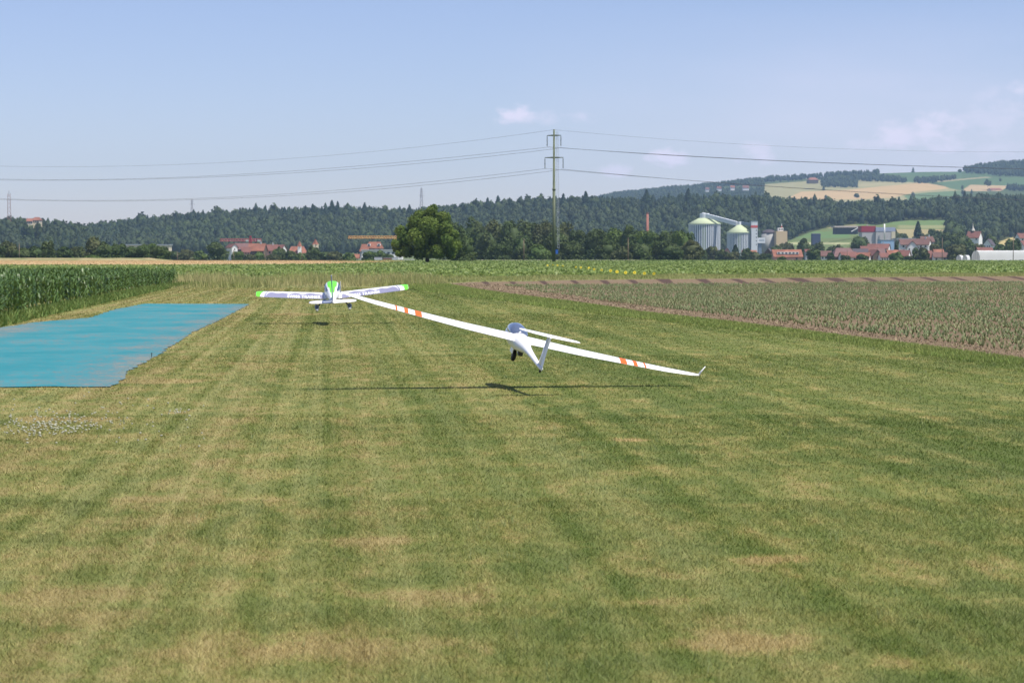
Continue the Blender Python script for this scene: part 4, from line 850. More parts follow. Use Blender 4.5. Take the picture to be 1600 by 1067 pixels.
for sx in (-1, 1):
    g0 = MB(); g0.tube([(sx * .10, .10, -.12), (sx * .24, .09, -.20), (sx * .36, .08, -.33)], .017, 8); lg = g0.build('gear_leg', M_CARB, tp, True)
    m = MB(); m.loft([ellring(y, w, -.35 + a, -.35 - b, 14, 2.2, sx * .385) for y, w, a, b in ((.20, .012, .0, .02), (.15, .045, .055, .045), (.06, .055, .075, .05), (-.06, .045, .06, .045), (-.15, .02, .02, .03), (-.18, .006, 0, .012))]); pa = m.build('wheel_pant', M_GREYP, tp, True)
    m = MB(); m.loft([ellring(y, w, -.36 + a, -.36 - b, 12, 2.2, sx * .385 + .004) for y, w, a, b in ((-.03, .044, .03, .05), (-.13, .034, .03, .044), (-.21, .012, .012, .02))]); m.build('pant_tail', M_WHITE, pa, True)
    m = MB(); wheel(m, (sx * .385, .05, -.385), .062, .045); m.build('wheel', M_RUB, tp, True)
m = MB(); m.tube([(0, .72, -.12), (0, .70, -.30)], .010, 8); m.build('nose_leg', M_CARB, tp, True); m = MB(); wheel(m, (0, .70, -.33), .05, .04); m.build('nose_wheel', M_RUB, tp, True)
for sx in (-1, 1): m = MB(); m.box((sx * .17 - .03, .0, -.155), (.012, .06, .03)); m.build('aerial_peg', M_CARB, tp)

# ------------------------------------------------------------------ pylon and cables
M_POLE = paint('green_steel', (0.10, 0.125, 0.070), .6, .3, .5); M_GALV = paint('galvanised', (0.42, 0.46, 0.50), .5, .2, metal=.4); M_INS = paint('glass_insulator', (0.07, 0.09, 0.08), .2, .1)
M_CABLE = paint('cable', (0.10, 0.105, 0.12), .6, .1, metal=.3); M_BLUE = paint('blue_plate', (0.03, 0.12, 0.45), .5, .1); M_WOODP = paint('weathered_wood', (0.20, 0.15, 0.10), .9, .3, 2)
YL = 430.; sL = YL / F; pb = P(865.5, 411.6, YL); py0 = empty('power_pylon', (pb.x, YL, 0), (0, 0, 0), 'tall olive green steel pole pylon with two crossarms standing in the green crop', 'pylon')
def lz(py): return P(865, py, YL).z
m = MB(); m.tube([(0, 0, -.5), (0, 0, lz(296)), (0, 0, lz(296)), (0, 0, lz(202.5))], [.38, .31, .28, .19], 16); m.build('pole', M_POLE, py0, True)
m = MB(); m.tube([(0, 0, lz(297.5)), (0, 0, lz(295))], .37, 16); m.build('flange', M_POLE, py0, True)
ARM = radians(12)
for row, half in ((212, 1.55), (246.5, 2.05)):
    a = empty
    m = MB(); d = Vector((cos(ARM), -sin(ARM), 0)); z = lz(row)
    m.loft([[(d.x * s_ - d.y * q * hh, d.y * s_ + d.x * q * hh, z + v * hh * .9) for q, v in ((-1, -1), (1, -1), (1, 1), (-1, 1))] for s_, hh in ((-half, .07), (-.3, .17), (.3, .17), (half, .07))]); am = m.build('crossarm', M_POLE, py0)
    for s_ in (-1, 1):
        i = MB(); e = d * half * s_ * .97; i.lathe((e.x, e.y, z - 2.35), [(.03, 0), (.05, .02)] + [(r, .12 + .11 * k) for k in range(18) for r in ((.11,) if k % 2 else (.06,))] + [(.03, 2.15), (.03, 2.3)], 10); i.build('insulator', M_INS, am, True)
m = MB()
for sx in (.0, .42): m.tube([(.72 + sx, -.1, lz(388)), (.52 + sx * .8, -.1, lz(206))], .035, 5)
for k in range(70): f_ = k / 70; zz = lz(388) + (lz(206) - lz(388)) * f_; m.tube([(.72 - .2 * f_, -.1, zz), (1.14 - .28 * f_, -.1, zz)], .02, 4)
m.build('ladder', M_GALV, py0); m = MB(); m.box((.62, -.35, lz(393.5)), (.55, .06, .9)); m.build('sign_plate', M_BLUE, py0)
PX0 = 865.5
def line_Y(px, far):   # depth along a straight line on the ground from the pylon to the next pole
    x1, Y1 = far; r = (px - 800) / F; X0 = pb.x; dX, dY = x1 - X0, Y1 - YL
    tt = (r * YL - X0) / (dX - r * dY); return YL + tt * dY
LEFT = (-330., 760.); RIGHT = (300., 700.)
def cable(label, start, pts, far, x_end, r=.030):
    P0 = [start] + pts; xs = np.array([a for a, b in P0], float); ys = np.array([b for a, b in P0], float)
    cf = np.polyfit(xs, ys, 3 if len(xs) > 4 else 2, w=[6] + [1] * (len(xs) - 1)); m = MB(); q = []
    for px in np.linspace(start[0], x_end, 60): q.append(P(px, float(np.polyval(cf, px)), line_Y(px, far)))
    q[0] = P(start[0], start[1], line_Y(start[0], far)); m.tube(q, r, 5, cap=False); o = m.build('power_cable', M_CABLE, None, True); tag(o, label, 'cable', 'cables hanging from the pylon')
XL, XR = -200, 1800
cable('topmost thin cable running left from the pylon tip', (865, 203), [(700, 224), (525, 243), (350, 254), (219, 259), (0, 260)], LEFT, XL, .022)
cable('upper pair of cables to the left, higher one', (855, 230.5), [(700, 247), (437, 268.5), (219, 279.5), (0, 280)], LEFT, XL)
cable('upper pair of cables to the left, lower one', (873, 232), [(700, 251.5), (437, 271.5), (219, 280.8), (0, 281.5)], LEFT, XL)
cable('lower pair of cables to the left, higher one', (850.5, 264), [(700, 280.6), (437, 305), (219, 312), (0, 311)], LEFT, XL)
cable('lower pair of cables to the left, lower one', (877, 265.5), [(700, 285), (437, 308), (219, 313.2), (0, 312.4)], LEFT, XL)
cable('topmost thin cable running right from the pylon tip', (865, 203), [(1100, 222.3), (1350, 233.8), (1600, 237.8)], RIGHT, XR, .020)
cable('dark cable running right from the upper crossarm, near one', (873, 231), [(1100, 246), (1350, 257), (1500, 262), (1600, 264.5)], RIGHT, XR, .038)
cable('dark cable running right from the upper crossarm, far one', (855, 230), [(1100, 245.4), (1350, 256.6), (1500, 261.6), (1600, 264)], RIGHT, XR, .038)
cable('dark cable running right from the lower crossarm, near one', (877, 264.5), [(1112, 285), (1350, 301), (1600, 313)], RIGHT, XR, .034)
cable('dark cable running right from the lower crossarm, far one', (850.5, 263.5), [(1112, 284.4), (1350, 300.4), (1600, 312.4)], RIGHT, XR, .034)
for x, yt, Y, lab in [(30, 381, 640, 'slim wooden utility pole before the bushy trees at far left'), (151, 386, 660, 'slim wooden utility pole before the tallest left bushes'), (277, 393, 800, 'slim wooden utility pole beside the last left bushes'), (365, 391, 800, 'slim pale utility pole by the dark tree of the left village'),
                      (413.5, 391, 800, 'slim pale utility pole below the red crane'), (471.5, 391, 800, 'slim pale utility pole below the turret roof'), (818.5, 373, 600, 'brown wooden utility pole before the grove, left of the pylon'),
                      (981.5, 372, 640, 'wooden utility pole before the grove, right of the pylon'), (1472.5, 371, 820, 'pale utility pole left of the small polytunnels'), (1583.5, 371, 760, 'pale utility pole in front of the long polytunnel'), (1324, 385, 950, 'thin utility pole among the red roofs')]:
    q = P(x, yt, Y); r_ = empty('utility_pole', (q.x, Y, land(Y)), (0, 0, 0), lab, 'utility pole', 'utility poles across the fields'); m = MB(); m.tube([(0, 0, -.3), (0, 0, q.z - land(Y))], [.16, .11], 8); m.build('pole', M_WOODP, r_, True)
    m = MB(); m.tube([(-.16, -.14, q.z - land(Y) - .25), (.16, -.14, q.z - land(Y) - .25)], .05, 5); m.build('bracket', M_INS, r_)
def lattice(m, x, y, z0, z1, w0, w1, k, r):
    c = [(-1, -1), (1, -1), (1, 1), (-1, 1)]
    def pt(i, f): w = (w0 + (w1 - w0) * f) / 2; return (x + c[i % 4][0] * w, y + c[i % 4][1] * w, z0 + (z1 - z0) * f)
    for i in range(4): m.tube([pt(i, 0), pt(i, 1)], r, 4)
    for j in range(k):
        for i in range(4): m.tube([pt(i, j / k), pt(i + 1, (j + 1) / k)], r * .7, 3); m.tube([pt(i + 1, j / k), pt(i, (j + 1) / k)], r * .7, 3)
M_MASTG = paint('grey_mast', (0.30, 0.28, 0.30), .7, .1); M_MASTR = paint('red_mast', (0.36, 0.20, 0.18), .7, .1)
for x, yt, yb, Y, w0, w1, mt, lab in [(14.5, 303, 345, 2050, 3.6, 2.6, M_MASTR, 'reddish grey lattice telecom mast on the left hill'), (300, 312, 338, 2720, 3.5, 1.2, M_MASTG, 'small faint lattice pylon behind the left part of the ridge'), (658.5, 294, 335, 2720, 5, 1.5, M_MASTG, 'faint lattice pylon above the big solitary tree')]:
    q = P(x, yb, Y); z1 = P(x, yt, Y).z - q.z; r_ = empty('lattice_mast', q, (0, 0, .3), lab, 'mast'); m = MB(); lattice(m, 0, 0, -8, z1, w0, w1, 9, .13); m.build('frame', mt, r_)
    m = MB(); m.tube([(0, 0, z1 - .5), (0, 0, z1 + (3.5 if x < 100 else 1))], .22, 6); m.build('antenna', M_MASTG, r_)
    if x > 100:
        m = MB(); [m.box((0, 0, z1 * f_), (8 - 3 * k, .4, .4)) for k, f_ in enumerate((.72, .86))]; m.build('crossarm', mt, r_)
M_CRR = paint('red_crane_paint', (0.34, 0.05, 0.06), .5, .1); M_CRY = paint('yellow_crane_paint', (0.62, 0.30, 0.05), .5, .1); M_CONC = paint('concrete', (0.50, 0.49, 0.46), .9, .2)
def crane(lab, xm, yt, yj, x0, x1, Y, mt, apex=True, cw=None):
    b = P(xm, 404, Y); r_ = empty('tower_crane', (b.x, Y, LOW), (0, 0, 0), lab, 'crane'); zj = P(xm, yj, Y).z - LOW; zt = P(xm, yt, Y).z - LOW; s = Y / F
    m = MB(); lattice(m, 0, 0, 0, zj, 1.5, 1.5, 14, .14); m.build('mast', mt, r_)
    if apex: m = MB(); lattice(m, 0, 0, zj, zt, 1.5, .5, 2, .2); m.build('apex', mt, r_)
    for a, b_, nm in ((x0, xm, 'jib'), (xm, x1, 'counter_jib')):
        if abs(b_ - a) < 1: continue
        m = MB(); A, B = (a - xm) * s, (b_ - xm) * s; k = max(3, int(abs(B - A) / 1.6))
        for yy, zz in ((-.6, 0), (.6, 0), (0, 1.35)): m.tube([(A, yy, zj + zz), (B, yy, zj + zz)], .17, 4)
        for j in range(k):
            xa, xb = A + (B - A) * j / k, A + (B - A) * (j + 1) / k; xm_ = (xa + xb) / 2
            for yy in (-.6, .6): m.tube([(xa, yy, zj), (xm_, 0, zj + 1.35)], .10, 3); m.tube([(xm_, 0, zj + 1.35), (xb, yy, zj)], .10, 3)
        m.build(nm, mt, r_)
    if cw:
        for xc in cw: m = MB(); m.box(((xc - xm) * s, -.9, zj + .3), (1.8, .5, 1.1)); m.build('ballast', M_CONC, r_)
crane('red tower crane with white blocks above the left village roofs', 391.5, 368.5, 377, 344, 409, 1250, M_CRR, True, (386.5, 405))
crane('yellow tower crane whose long jib ends behind the big solitary tree', 618, 366, 372.5, 544, 628, 1300, M_CRY, False)

# ------------------------------------------------------------------ buildings
RO = {'orange': paint('orange_tiles', (0.33, 0.135, 0.085), .85, .9, .25), 'red': paint('red_tiles', (0.215, 0.092, 0.072), .85, .7, .3), 'mauve': paint('weathered_tiles', (0.21, 0.115, 0.105), .85, .5, .4), 'brown': paint('brown_tiles', (0.17, 0.09, 0.075), .85, .5, .4),
      'dark': paint('dark_tiles', (0.09, 0.075, 0.085), .85, .4, .4), 'grey': paint('grey_sheeting', (0.30, 0.33, 0.36), .6, .2, .3)}
WA = {'white': paint('white_render', (0.82, 0.80, 0.76), .9, .15, .3), 'cream': paint('cream_render', (0.66, 0.58, 0.42), .9, .15, .3), 'grey': paint('grey_render', (0.42, 0.43, 0.44), .9, .2, .3), 'pink': paint('pink_render', (0.62, 0.36, 0.30), .9, .2, .3), 'wood': paint('dark_timber', (0.12, 0.085, 0.06), .9, .3, 1)}
M_WINB = paint('house_window', (0.05, 0.06, 0.08), .15, .1)
def house(lab, x0, x1, yr, ye, Y, roof='red', wall='white', axis='x', rz=0.0, D=None, yb=None, win=3, chim=0, dorm=0, hip=0.0, name='house', group=None, cat='house'):
    xc = (x0 + x1) / 2; bz = land_z(xc, Y) if yb is None else P(xc, yb, Y).z; q = P(xc, ye, Y); Wd = (x1 - x0) * Y / F; D = D or max(6, min(11, Wd * .8))
    if axis == 'y': D = max(D, 9)
    he = q.z - bz; hr = P(xc, yr, Y).z - bz; r_ = empty(name, (q.x, Y, bz), (0, 0, radians(rz)), lab, cat, group)
    a, b = Wd / 2, D / 2; m = MB(); iw = .35
    A, B = (a - iw, b - iw)
    base = [(-A, -B, -1.5), (A, -B, -1.5), (A, B, -1.5), (-A, B, -1.5), (-A, -B, he), (A, -B, he), (A, B, he), (-A, B, he)]
    if axis == 'x': apx = [(-A + hip * Wd, 0, hr - .3), (A - hip * Wd, 0, hr - .3)]; fs = [(0, 1, 5, 4), (1, 2, 6, 5), (2, 3, 7, 6), (3, 0, 4, 7), (5, 6, 9), (7, 4, 8), (4, 5, 9, 8), (6, 7, 8, 9)]
    else: apx = [(0, -B, hr - .3), (0, B, hr - .3)]; fs = [(0, 1, 5, 4), (1, 2, 6, 5), (2, 3, 7, 6), (3, 0, 4, 7), (4, 5, 8), (6, 7, 9), (5, 6, 9, 8), (7, 4, 8, 9)]
    m.add(base + apx, fs); m.build('wall', WA[wall], r_)
    m = MB(); th = .28; sl = (hr - he) / (b if axis == 'x' else a); lo = he - sl * .45
    if axis == 'x':
        oa, ob = a + .1, b + .45
        top = [(-oa, -ob, lo), (oa, -ob, lo), (oa, ob, lo), (-oa, ob, lo), (-oa + hip * Wd, 0, hr), (oa - hip * Wd, 0, hr)]; tf = [(0, 1, 5, 4), (2, 3, 4, 5), (1, 2, 5), (3, 0, 4)] if hip else [(0, 1, 5, 4), (2, 3, 4, 5)]
    else:
        oa, ob = a + .45, b + .1
        top = [(-oa, -ob, lo), (oa, -ob, lo), (oa, ob, lo), (-oa, ob, lo), (0, -ob, hr), (0, ob, hr)]; tf = [(1, 2, 5, 4), (3, 0, 4, 5)]
    low = [(x, y, z - th) for x, y, z in top]; n6 = len(top); f2 = [tuple(i + n6 for i in f[::-1]) for f in tf]
    ring = [0, 1, 2, 3] if axis == 'x' else [0, 1, 2, 3]; sidef = []
    def edge(i, j): sidef.append((i, i + n6, j + n6, j))
    if axis == 'x':
        edge(0, 1); edge(2, 3)
        if not hip: edge(1, 5); edge(5, 2); edge(3, 4); edge(4, 0)
        else: edge(1, 2); edge(3, 0)
    else: edge(1, 2); edge(3, 0); edge(0, 4); edge(4, 1); edge(2, 5); edge(5, 3)
    m.add(top + low, tf + f2 + sidef); ro = m.build('roof', RO[roof], r_)
    for c in range(chim):
        m = MB(); cx = a * (.4 - .9 * c) if axis == 'x' else 0; m.box((cx, 0 if axis == 'x' else -b * .3, hr + .3), (.8, .8, 1.7)); m.build('chimney', WA['grey'], ro)
    for k in range(dorm):
        m = MB(); cx = -a * .62 + 2 * a * .62 * k / max(1, dorm - 1); zc = he + (hr - he) * .42; yy = -b * .62
        m.box((cx, yy - .2, zc + .2), (1.8, 1.8, 1.3)); d_ = m.build('dormer', WA['white'], ro); m = MB(); m.box((cx, yy - 1.13, zc + .2), (1.2, .05, .9)); m.build('window', M_WINB, d_)
    for k in range(win):
        fl = 1 if (win < 4 or k < win // 2) else 0; nn = win if win < 4 else win // 2; kk = k % nn; ww = min(1.1, Wd * .12)
        cx = -A * .6 + 2 * A * .6 * kk / max(1, nn - 1) if nn > 1 else 0; zc = he - 1.5 if fl else he - 4.2
        m = MB(); m.box((cx, -B - .02, zc), (ww, .08, 1.3)); m.build('window', M_WINB, r_)
    return r_
GRV, GLV = 'houses of the right village', 'houses of the left village'
H = [ # label, x0, x1, ridge row, eave row, Y, roof, wall, axis, rz, kwargs
 ('long orange roofed house with a row of white dormers and pink walls', 1206, 1252, 390, 400.5, 1150, 'orange', 'pink', 'x', 3, dict(dorm=6, win=4)),
 ('dark roofed barn at the left end of the orange dormer house', 1192, 1211, 388, 399, 1220, 'dark', 'wood', 'y', -15, dict(win=0)),
 ('small house with an orange roof below the silo tower', 1159, 1182, 391, 396, 1200, 'orange', 'cream', 'x', 0, {}),
 ('small mauve roofed house below the left silo', 1107, 1121, 388, 394, 1250, 'mauve', 'wood', 'x', 8, {}),
 ('small reddish house half hidden between trees below the silos', 1131, 1141, 388, 396, 1250, 'red', 'pink', 'y', 0, dict(win=1)),
 ('tiny red roofed house right of the orange dormer house', 1257, 1268, 389.5, 393, 1280, 'red', 'grey', 'x', 0, dict(win=1)),
 ('brown roofed house with a white front left of the big mauve roof', 1281, 1299, 392, 399, 1180, 'brown', 'white', 'x', -6, {}),
 ('large farmhouse with a big mauve hipped roof', 1299, 1336, 387.5, 400, 1200, 'mauve', 'wood', 'x', 5, dict(hip=.2, win=2)),
 ('low red roofed house before the mauve hipped roof', 1312, 1338, 393.5, 401, 1120, 'red', 'white', 'x', 10, {}),
 ('dark brown roofed house behind the red roofs', 1332, 1356, 388.5, 395, 1300, 'dark', 'grey', 'x', -4, {}),
 ('bright orange roofed house with its gable turned aside', 1339, 1360, 394.5, 402.5, 1100, 'orange', 'white', 'x', -20, {}),
 ('red roofed house high in the cluster with a white right gable', 1356, 1390, 381, 388.5, 1340, 'red', 'white', 'x', -20, dict(chim=1)),
 ('small red roofed house below the big factory wall', 1344, 1364, 384.5, 391, 1320, 'red', 'cream', 'x', 0, {}),
 ('red roofed house with a dark gable facing the field', 1357, 1374, 390, 398.5, 1180, 'red', 'wood', 'y', 18, dict(win=1)),
 ('dusky roofed house between the red gables', 1366, 1382, 388.5, 396, 1240, 'mauve', 'grey', 'x', 0, {}),
 ('bright red low house left of the dark round bush', 1373, 1388, 395, 401, 1120, 'red', 'white', 'x', 6, {}),
 ('long orange red roof with a skylight behind the dark bush', 1385, 1414, 390.5, 399.5, 1190, 'orange', 'wood', 'x', 3, dict(chim=1)),
 ('dark red roofed house with a small white gable right of the bush', 1404, 1422, 391, 399.5, 1150, 'red', 'white', 'x', -28, {}),
 ('large white village house, left wing under a brown roof', 1405, 1428, 373.5, 381.5, 1280, 'brown', 'white', 'x', 0, dict(win=6)),
 ('large white village house, middle part with its gable to the field', 1416, 1434, 376.5, 386, 1262, 'brown', 'white', 'y', -8, dict(win=4, D=12)),
 ('large white village house, right wing with a pale right gable', 1428, 1454, 373, 381.5, 1275, 'brown', 'white', 'x', -24, dict(win=6, chim=1)),
 ('brown roofed house rising behind the large white village house', 1437, 1458, 369.5, 377, 1340, 'brown', 'grey', 'x', 8, dict(chim=1)),
 ('red roofed shed right of the pale blossoming bush', 1446, 1456, 391.5, 401, 1160, 'red', 'wood', 'x', 0, dict(win=0)),
 ('house with an orange upper roof left of the tall pale pole', 1458, 1474, 389.5, 396, 1180, 'orange', 'white', 'x', 0, {}),
 ('low white house with a brown roof behind the tall pale pole', 1457, 1480, 394, 401, 1130, 'brown', 'white', 'x', -5, dict(win=4)),
 ('white gabled house with a pale chimney strip right of the chapel', 1539, 1552, 373.5, 382, 1420, 'dark', 'white', 'y', -22, dict(D=18)),
 ('low red roofed house behind the long polytunnel', 1526, 1550, 386.5, 392, 1080, 'red', 'grey', 'x', 0, {}),
 ('small dark red gabled house between the two right trees', 1572, 1580, 385, 391, 1150, 'red', 'wood', 'y', 0, dict(win=1)),
 ('upper red roofed house at the right edge', 1588, 1612, 364.5, 371.5, 1500, 'red', 'white', 'x', 12, {}),
 ('lower red roofed house at the right edge', 1593, 1616, 376, 383, 1300, 'red', 'white', 'x', 16, {}),
]
for h_ in H: house(*h_[:10], group=GRV, **h_[10])
H2 = [
 ('small house with a bright white gable left of the red crane', 357, 368, 381, 386, 1250, 'red', 'white', 'y', 25, dict(D=12, win=1)),
 ('mauve roofed house just left of the red crane mast', 367, 389, 380, 388.5, 1280, 'mauve', 'wood', 'x', -6, {}),
 ('red roofed house lower left of the crane mast', 377, 391, 386, 393, 1200, 'red', 'pink', 'x', 10, {}),
 ('large orange roofed house right of the crane mast', 389, 416, 380.5, 391, 1220, 'orange', 'wood', 'x', -10, dict(chim=1)),
 ('red and pale house in the middle of the left village', 409, 434, 382, 391, 1260, 'red', 'pink', 'x', 6, dict(chim=1)),
 ('red roofed house with a bright white gable in the left village', 432, 446, 382.5, 389.5, 1280, 'red', 'white', 'x', -30, {}),
 ('large orange roofed hall with a turret on its ridge', 450, 480, 385, 394.5, 1250, 'orange', 'cream', 'x', 4, dict(hip=.18)),
 ('orange roofed mansion, higher right part', 573, 598, 378, 387, 1250, 'orange', 'grey', 'x', -5, dict(hip=.15, dorm=2)),
 ('orange roofed mansion, lower left part', 562, 577, 381.5, 391, 1240, 'orange', 'grey', 'x', 0, dict(hip=.25)),
 ('small orange roofed shed left of the bushes at the mansion', 552, 562, 397, 402.5, 1150, 'orange', 'cream', 'x', 0, dict(win=0)),
 ('upper orange roofed house among trees on the far left hill', 52, 64, 339.5, 344, 2052, 'orange', 'cream', 'x', 0, dict(yb=361, hip=.2, D=14)),
 ('lower orange roofed house among trees on the far left hill', 42, 52, 341.5, 345.5, 2045, 'orange', 'cream', 'x', 8, dict(yb=361, D=12)),
]
for h_ in H2: house(*h_[:10], group=GLV, **h_[10])
H3 = [('red farmhouse roof on the far hill skyline', 1262, 1277, 277.5, 281.5, 5100, 'orange', 'wood', dict(yb=286, D=30, hip=.2)), ('orange farm roof by the small tan field on the far hill', 1545, 1563, 294, 297, 4700, 'orange', 'cream', dict(yb=301, D=30)),
      ('tiny red roof in the far hill hamlet', 1120, 1127, 291.5, 294.5, 4900, 'red', 'white', dict(yb=298)), ('tiny orange roof in the middle of the far hill hamlet', 1141, 1148, 290, 293, 4900, 'orange', 'white', dict(yb=297)),
      ('tiny red roof at the right end of the far hill hamlet', 1160, 1170, 290, 293.5, 4900, 'red', 'white', dict(yb=297)), ('small orange roof at the left end of the far hill hamlet', 1102, 1108, 293, 296, 4900, 'mauve', 'white', dict(yb=299))]
for lab, x0, x1, yr, ye, Y, ro_, wa_, kw in H3: house(lab, x0, x1, yr, ye, Y, ro_, wa_, 'x', 5, group='farmhouses on the far hill', win=0, **kw)
def boxb(parent, name, x0, x1, y0, y1, Y, D, mat, bz=None, off=(0, 0)):
    """a box part given by its outline rows at distance Y; parent at the origin of its building"""
    a, b = P(x0, y0, Y), P(x1, y1, Y); zb = b.z if bz is None else bz; m = MB(); m.box(((a.x + b.x) / 2 - parent.location.x, Y + D / 2 - parent.location.y + off[1], (a.z + zb) / 2 - parent.location.z), (b.x - a.x, D, a.z - zb)); return m.build(name, mat, parent)
# chapel
ch = house('small white chapel with a red roof and a slender pointed spire', 1512, 1533, 361.5, 371, 1560, 'red', 'white', 'x', -30, D=10, yb=381, name='chapel', cat='chapel', win=2)
m = MB(); s = 1560 / F; zt = P(1522, 347.5, 1560).z - ch.location.z; ze = P(1522, 360.5, 1560).z - ch.location.z; m.lathe((-1.2, 0, 0), [(1.9, ze - .2), (2.9 * .6, ze + .3), (.9, ze + 1.8), (.35, ze + 3.6), (.05, zt)], 4); m.build('spire', paint('pale_shingles', (.50, .47, .40), .8, .2), ch)
m = MB(); m.box((-1.2, 0, ze - 1.5), (2.3, 2.3, 3.0)); m.build('belfry', WA['wood'], ch)
# turrets of the left village
tr_ = empty('turret', P(468, 396, 1245), (0, 0, .2), 'small orange pointed turret beside the large orange roofed hall', 'turret'); z0 = 0
m = MB(); m.box((0, 0, 1.7), (2.2, 2.2, 5.2)); m.build('wall', WA['white'], tr_); m = MB(); m.lathe((0, 0, 0), [(1.9, 4.2), (1.5, 4.8), (.05, 7.9)], 4); m.build('roof', RO['orange'], tr_)
tr_ = empty('church_tower', (P(493, 400, 1320).x, 1320, LOW), (0, 0, .3), 'church tower with an orange pyramid roof rising over the trees of the left village', 'tower'); zz = P(493, 382, 1320).z - LOW; zt = P(493, 373.5, 1320).z - LOW
m = MB(); m.box((0, 0, zz / 2), (3.4, 3.4, zz)); m.build('wall', WA['cream'], tr_); m = MB(); m.lathe((0, 0, 0), [(2.6, zz - .1), (1.9, zz + .5), (.05, zt)], 4); m.build('roof', RO['orange'], tr_)
# low buildings right of the left village
def simple(name, lab, cat, xc, Y, group=None): return empty(name, (P(xc, 400, Y).x, Y, land_z(xc, Y)), (0, 0, 0), lab, cat, group)
b = simple('flat_building', 'long white flat roofed building in front of the orange roofed mansion', 'building', 592, 1150); boxb(b, 'wall', 565, 628, 391.5, 409, 1150, 14, WA['white']); boxb(b, 'roof', 564, 629, 390, 391.4, 1149.5, 15, WA['grey'])
for k in range(8): boxb(b, 'window', 568 + k * 7.4, 572 + k * 7.4, 394, 397, 1149.92, .1, M_WINB)
GP = 'things parked beyond the wheat by the solitary tree'
M_VAN = paint('pale_vehicle', (0.55, 0.55, 0.56), .4, .1); M_BRN = paint('brown_stack', (0.25, 0.14, 0.10), .8, .3)
def trailer(lab, x0, x1, y0, Y, mat):
    r_ = simple('trailer', lab, 'trailer', (x0 + x1) / 2, Y, GP); zt = P(x0, y0, Y).z - r_.location.z; Wd = (x1 - x0) * Y / F
    m = MB(); m.box((0, 0, zt / 2 + .4), (Wd, 2.3, zt - .8)); m.build('body', mat, r_); m = MB(); m.box((0, 0, zt + .05), (Wd + .1, 2.4, .12)); m.build('roof', WA['grey'], r_)
    for sx in (-.3, .3):
        m = MB(); wheel(m, (0, 0, 0), .42, .3, 14); m.v = [(y + sx * Wd, x - 1.1, z + .42) for x, y, z in m.v]; m.build('wheel', M_RUB, r_, True)
trailer('grey trailer at the left end of the row beyond the wheat', 585, 597, 402.3, 760, M_VAN); trailer('brown and white trailer in the middle of the row beyond the wheat', 599, 612, 403, 755, M_BRN); trailer('white trailer beside the concrete blocks left of the solitary tree', 613, 622, 402.8, 765, M_VAN)
for k in range(4):
    o = simple('concrete_block', 'pale concrete block, %s from the left, left of the solitary tree' % ordn[k], 'block', 618 + 8.5 * k, 620, 'row of concrete blocks'); m = MB(); Wd = 1.5
    m.loft([[(-Wd / 2 * f_, -.4 * f_, z), (Wd / 2 * f_, -.4 * f_, z), (Wd / 2 * f_, .4 * f_, z), (-Wd / 2 * f_, .4 * f_, z)] for z, f_ in ((0, 1), (.45, 1), (.52, .93))]); me_ = m.build('slab', M_CONC, o); m = MB(); m.tube([(-.15, 0, .52), (0, 0, .62), (.15, 0, .52)], .02, 5); m.build('lifting_loop', M_CARB, o)
b = simple('farm_shed', 'long low beige shed on the field edge behind the left bushes', 'shed', 226, 1400); boxb(b, 'wall', 186, 264, 383.5, 404, 1400, 12, WA['cream']); boxb(b, 'roof', 185, 265, 381.8, 383.4, 1399.5, 13, RO['grey'])
# brick chimney
ck = empty('factory_chimney', (P(1011.5, 400, 1500).x, 1500, LOW), (0, 0, 0), 'tall slender red brick chimney rising behind the grove', 'chimney'); zt = P(1011, 332, 1500).z - LOW
m = MB(); m.tube([(0, 0, 0), (0, 0, zt - 1)], [1.35, .85], 16); m.build('shaft', paint('chimney_brick', (0.36, 0.15, 0.11), .9, .3, .5), ck, True); m = MB(); m.tube([(0, 0, zt - 1), (0, 0, zt)], .98, 16); m.build('rim', RO['brown'], ck, True)
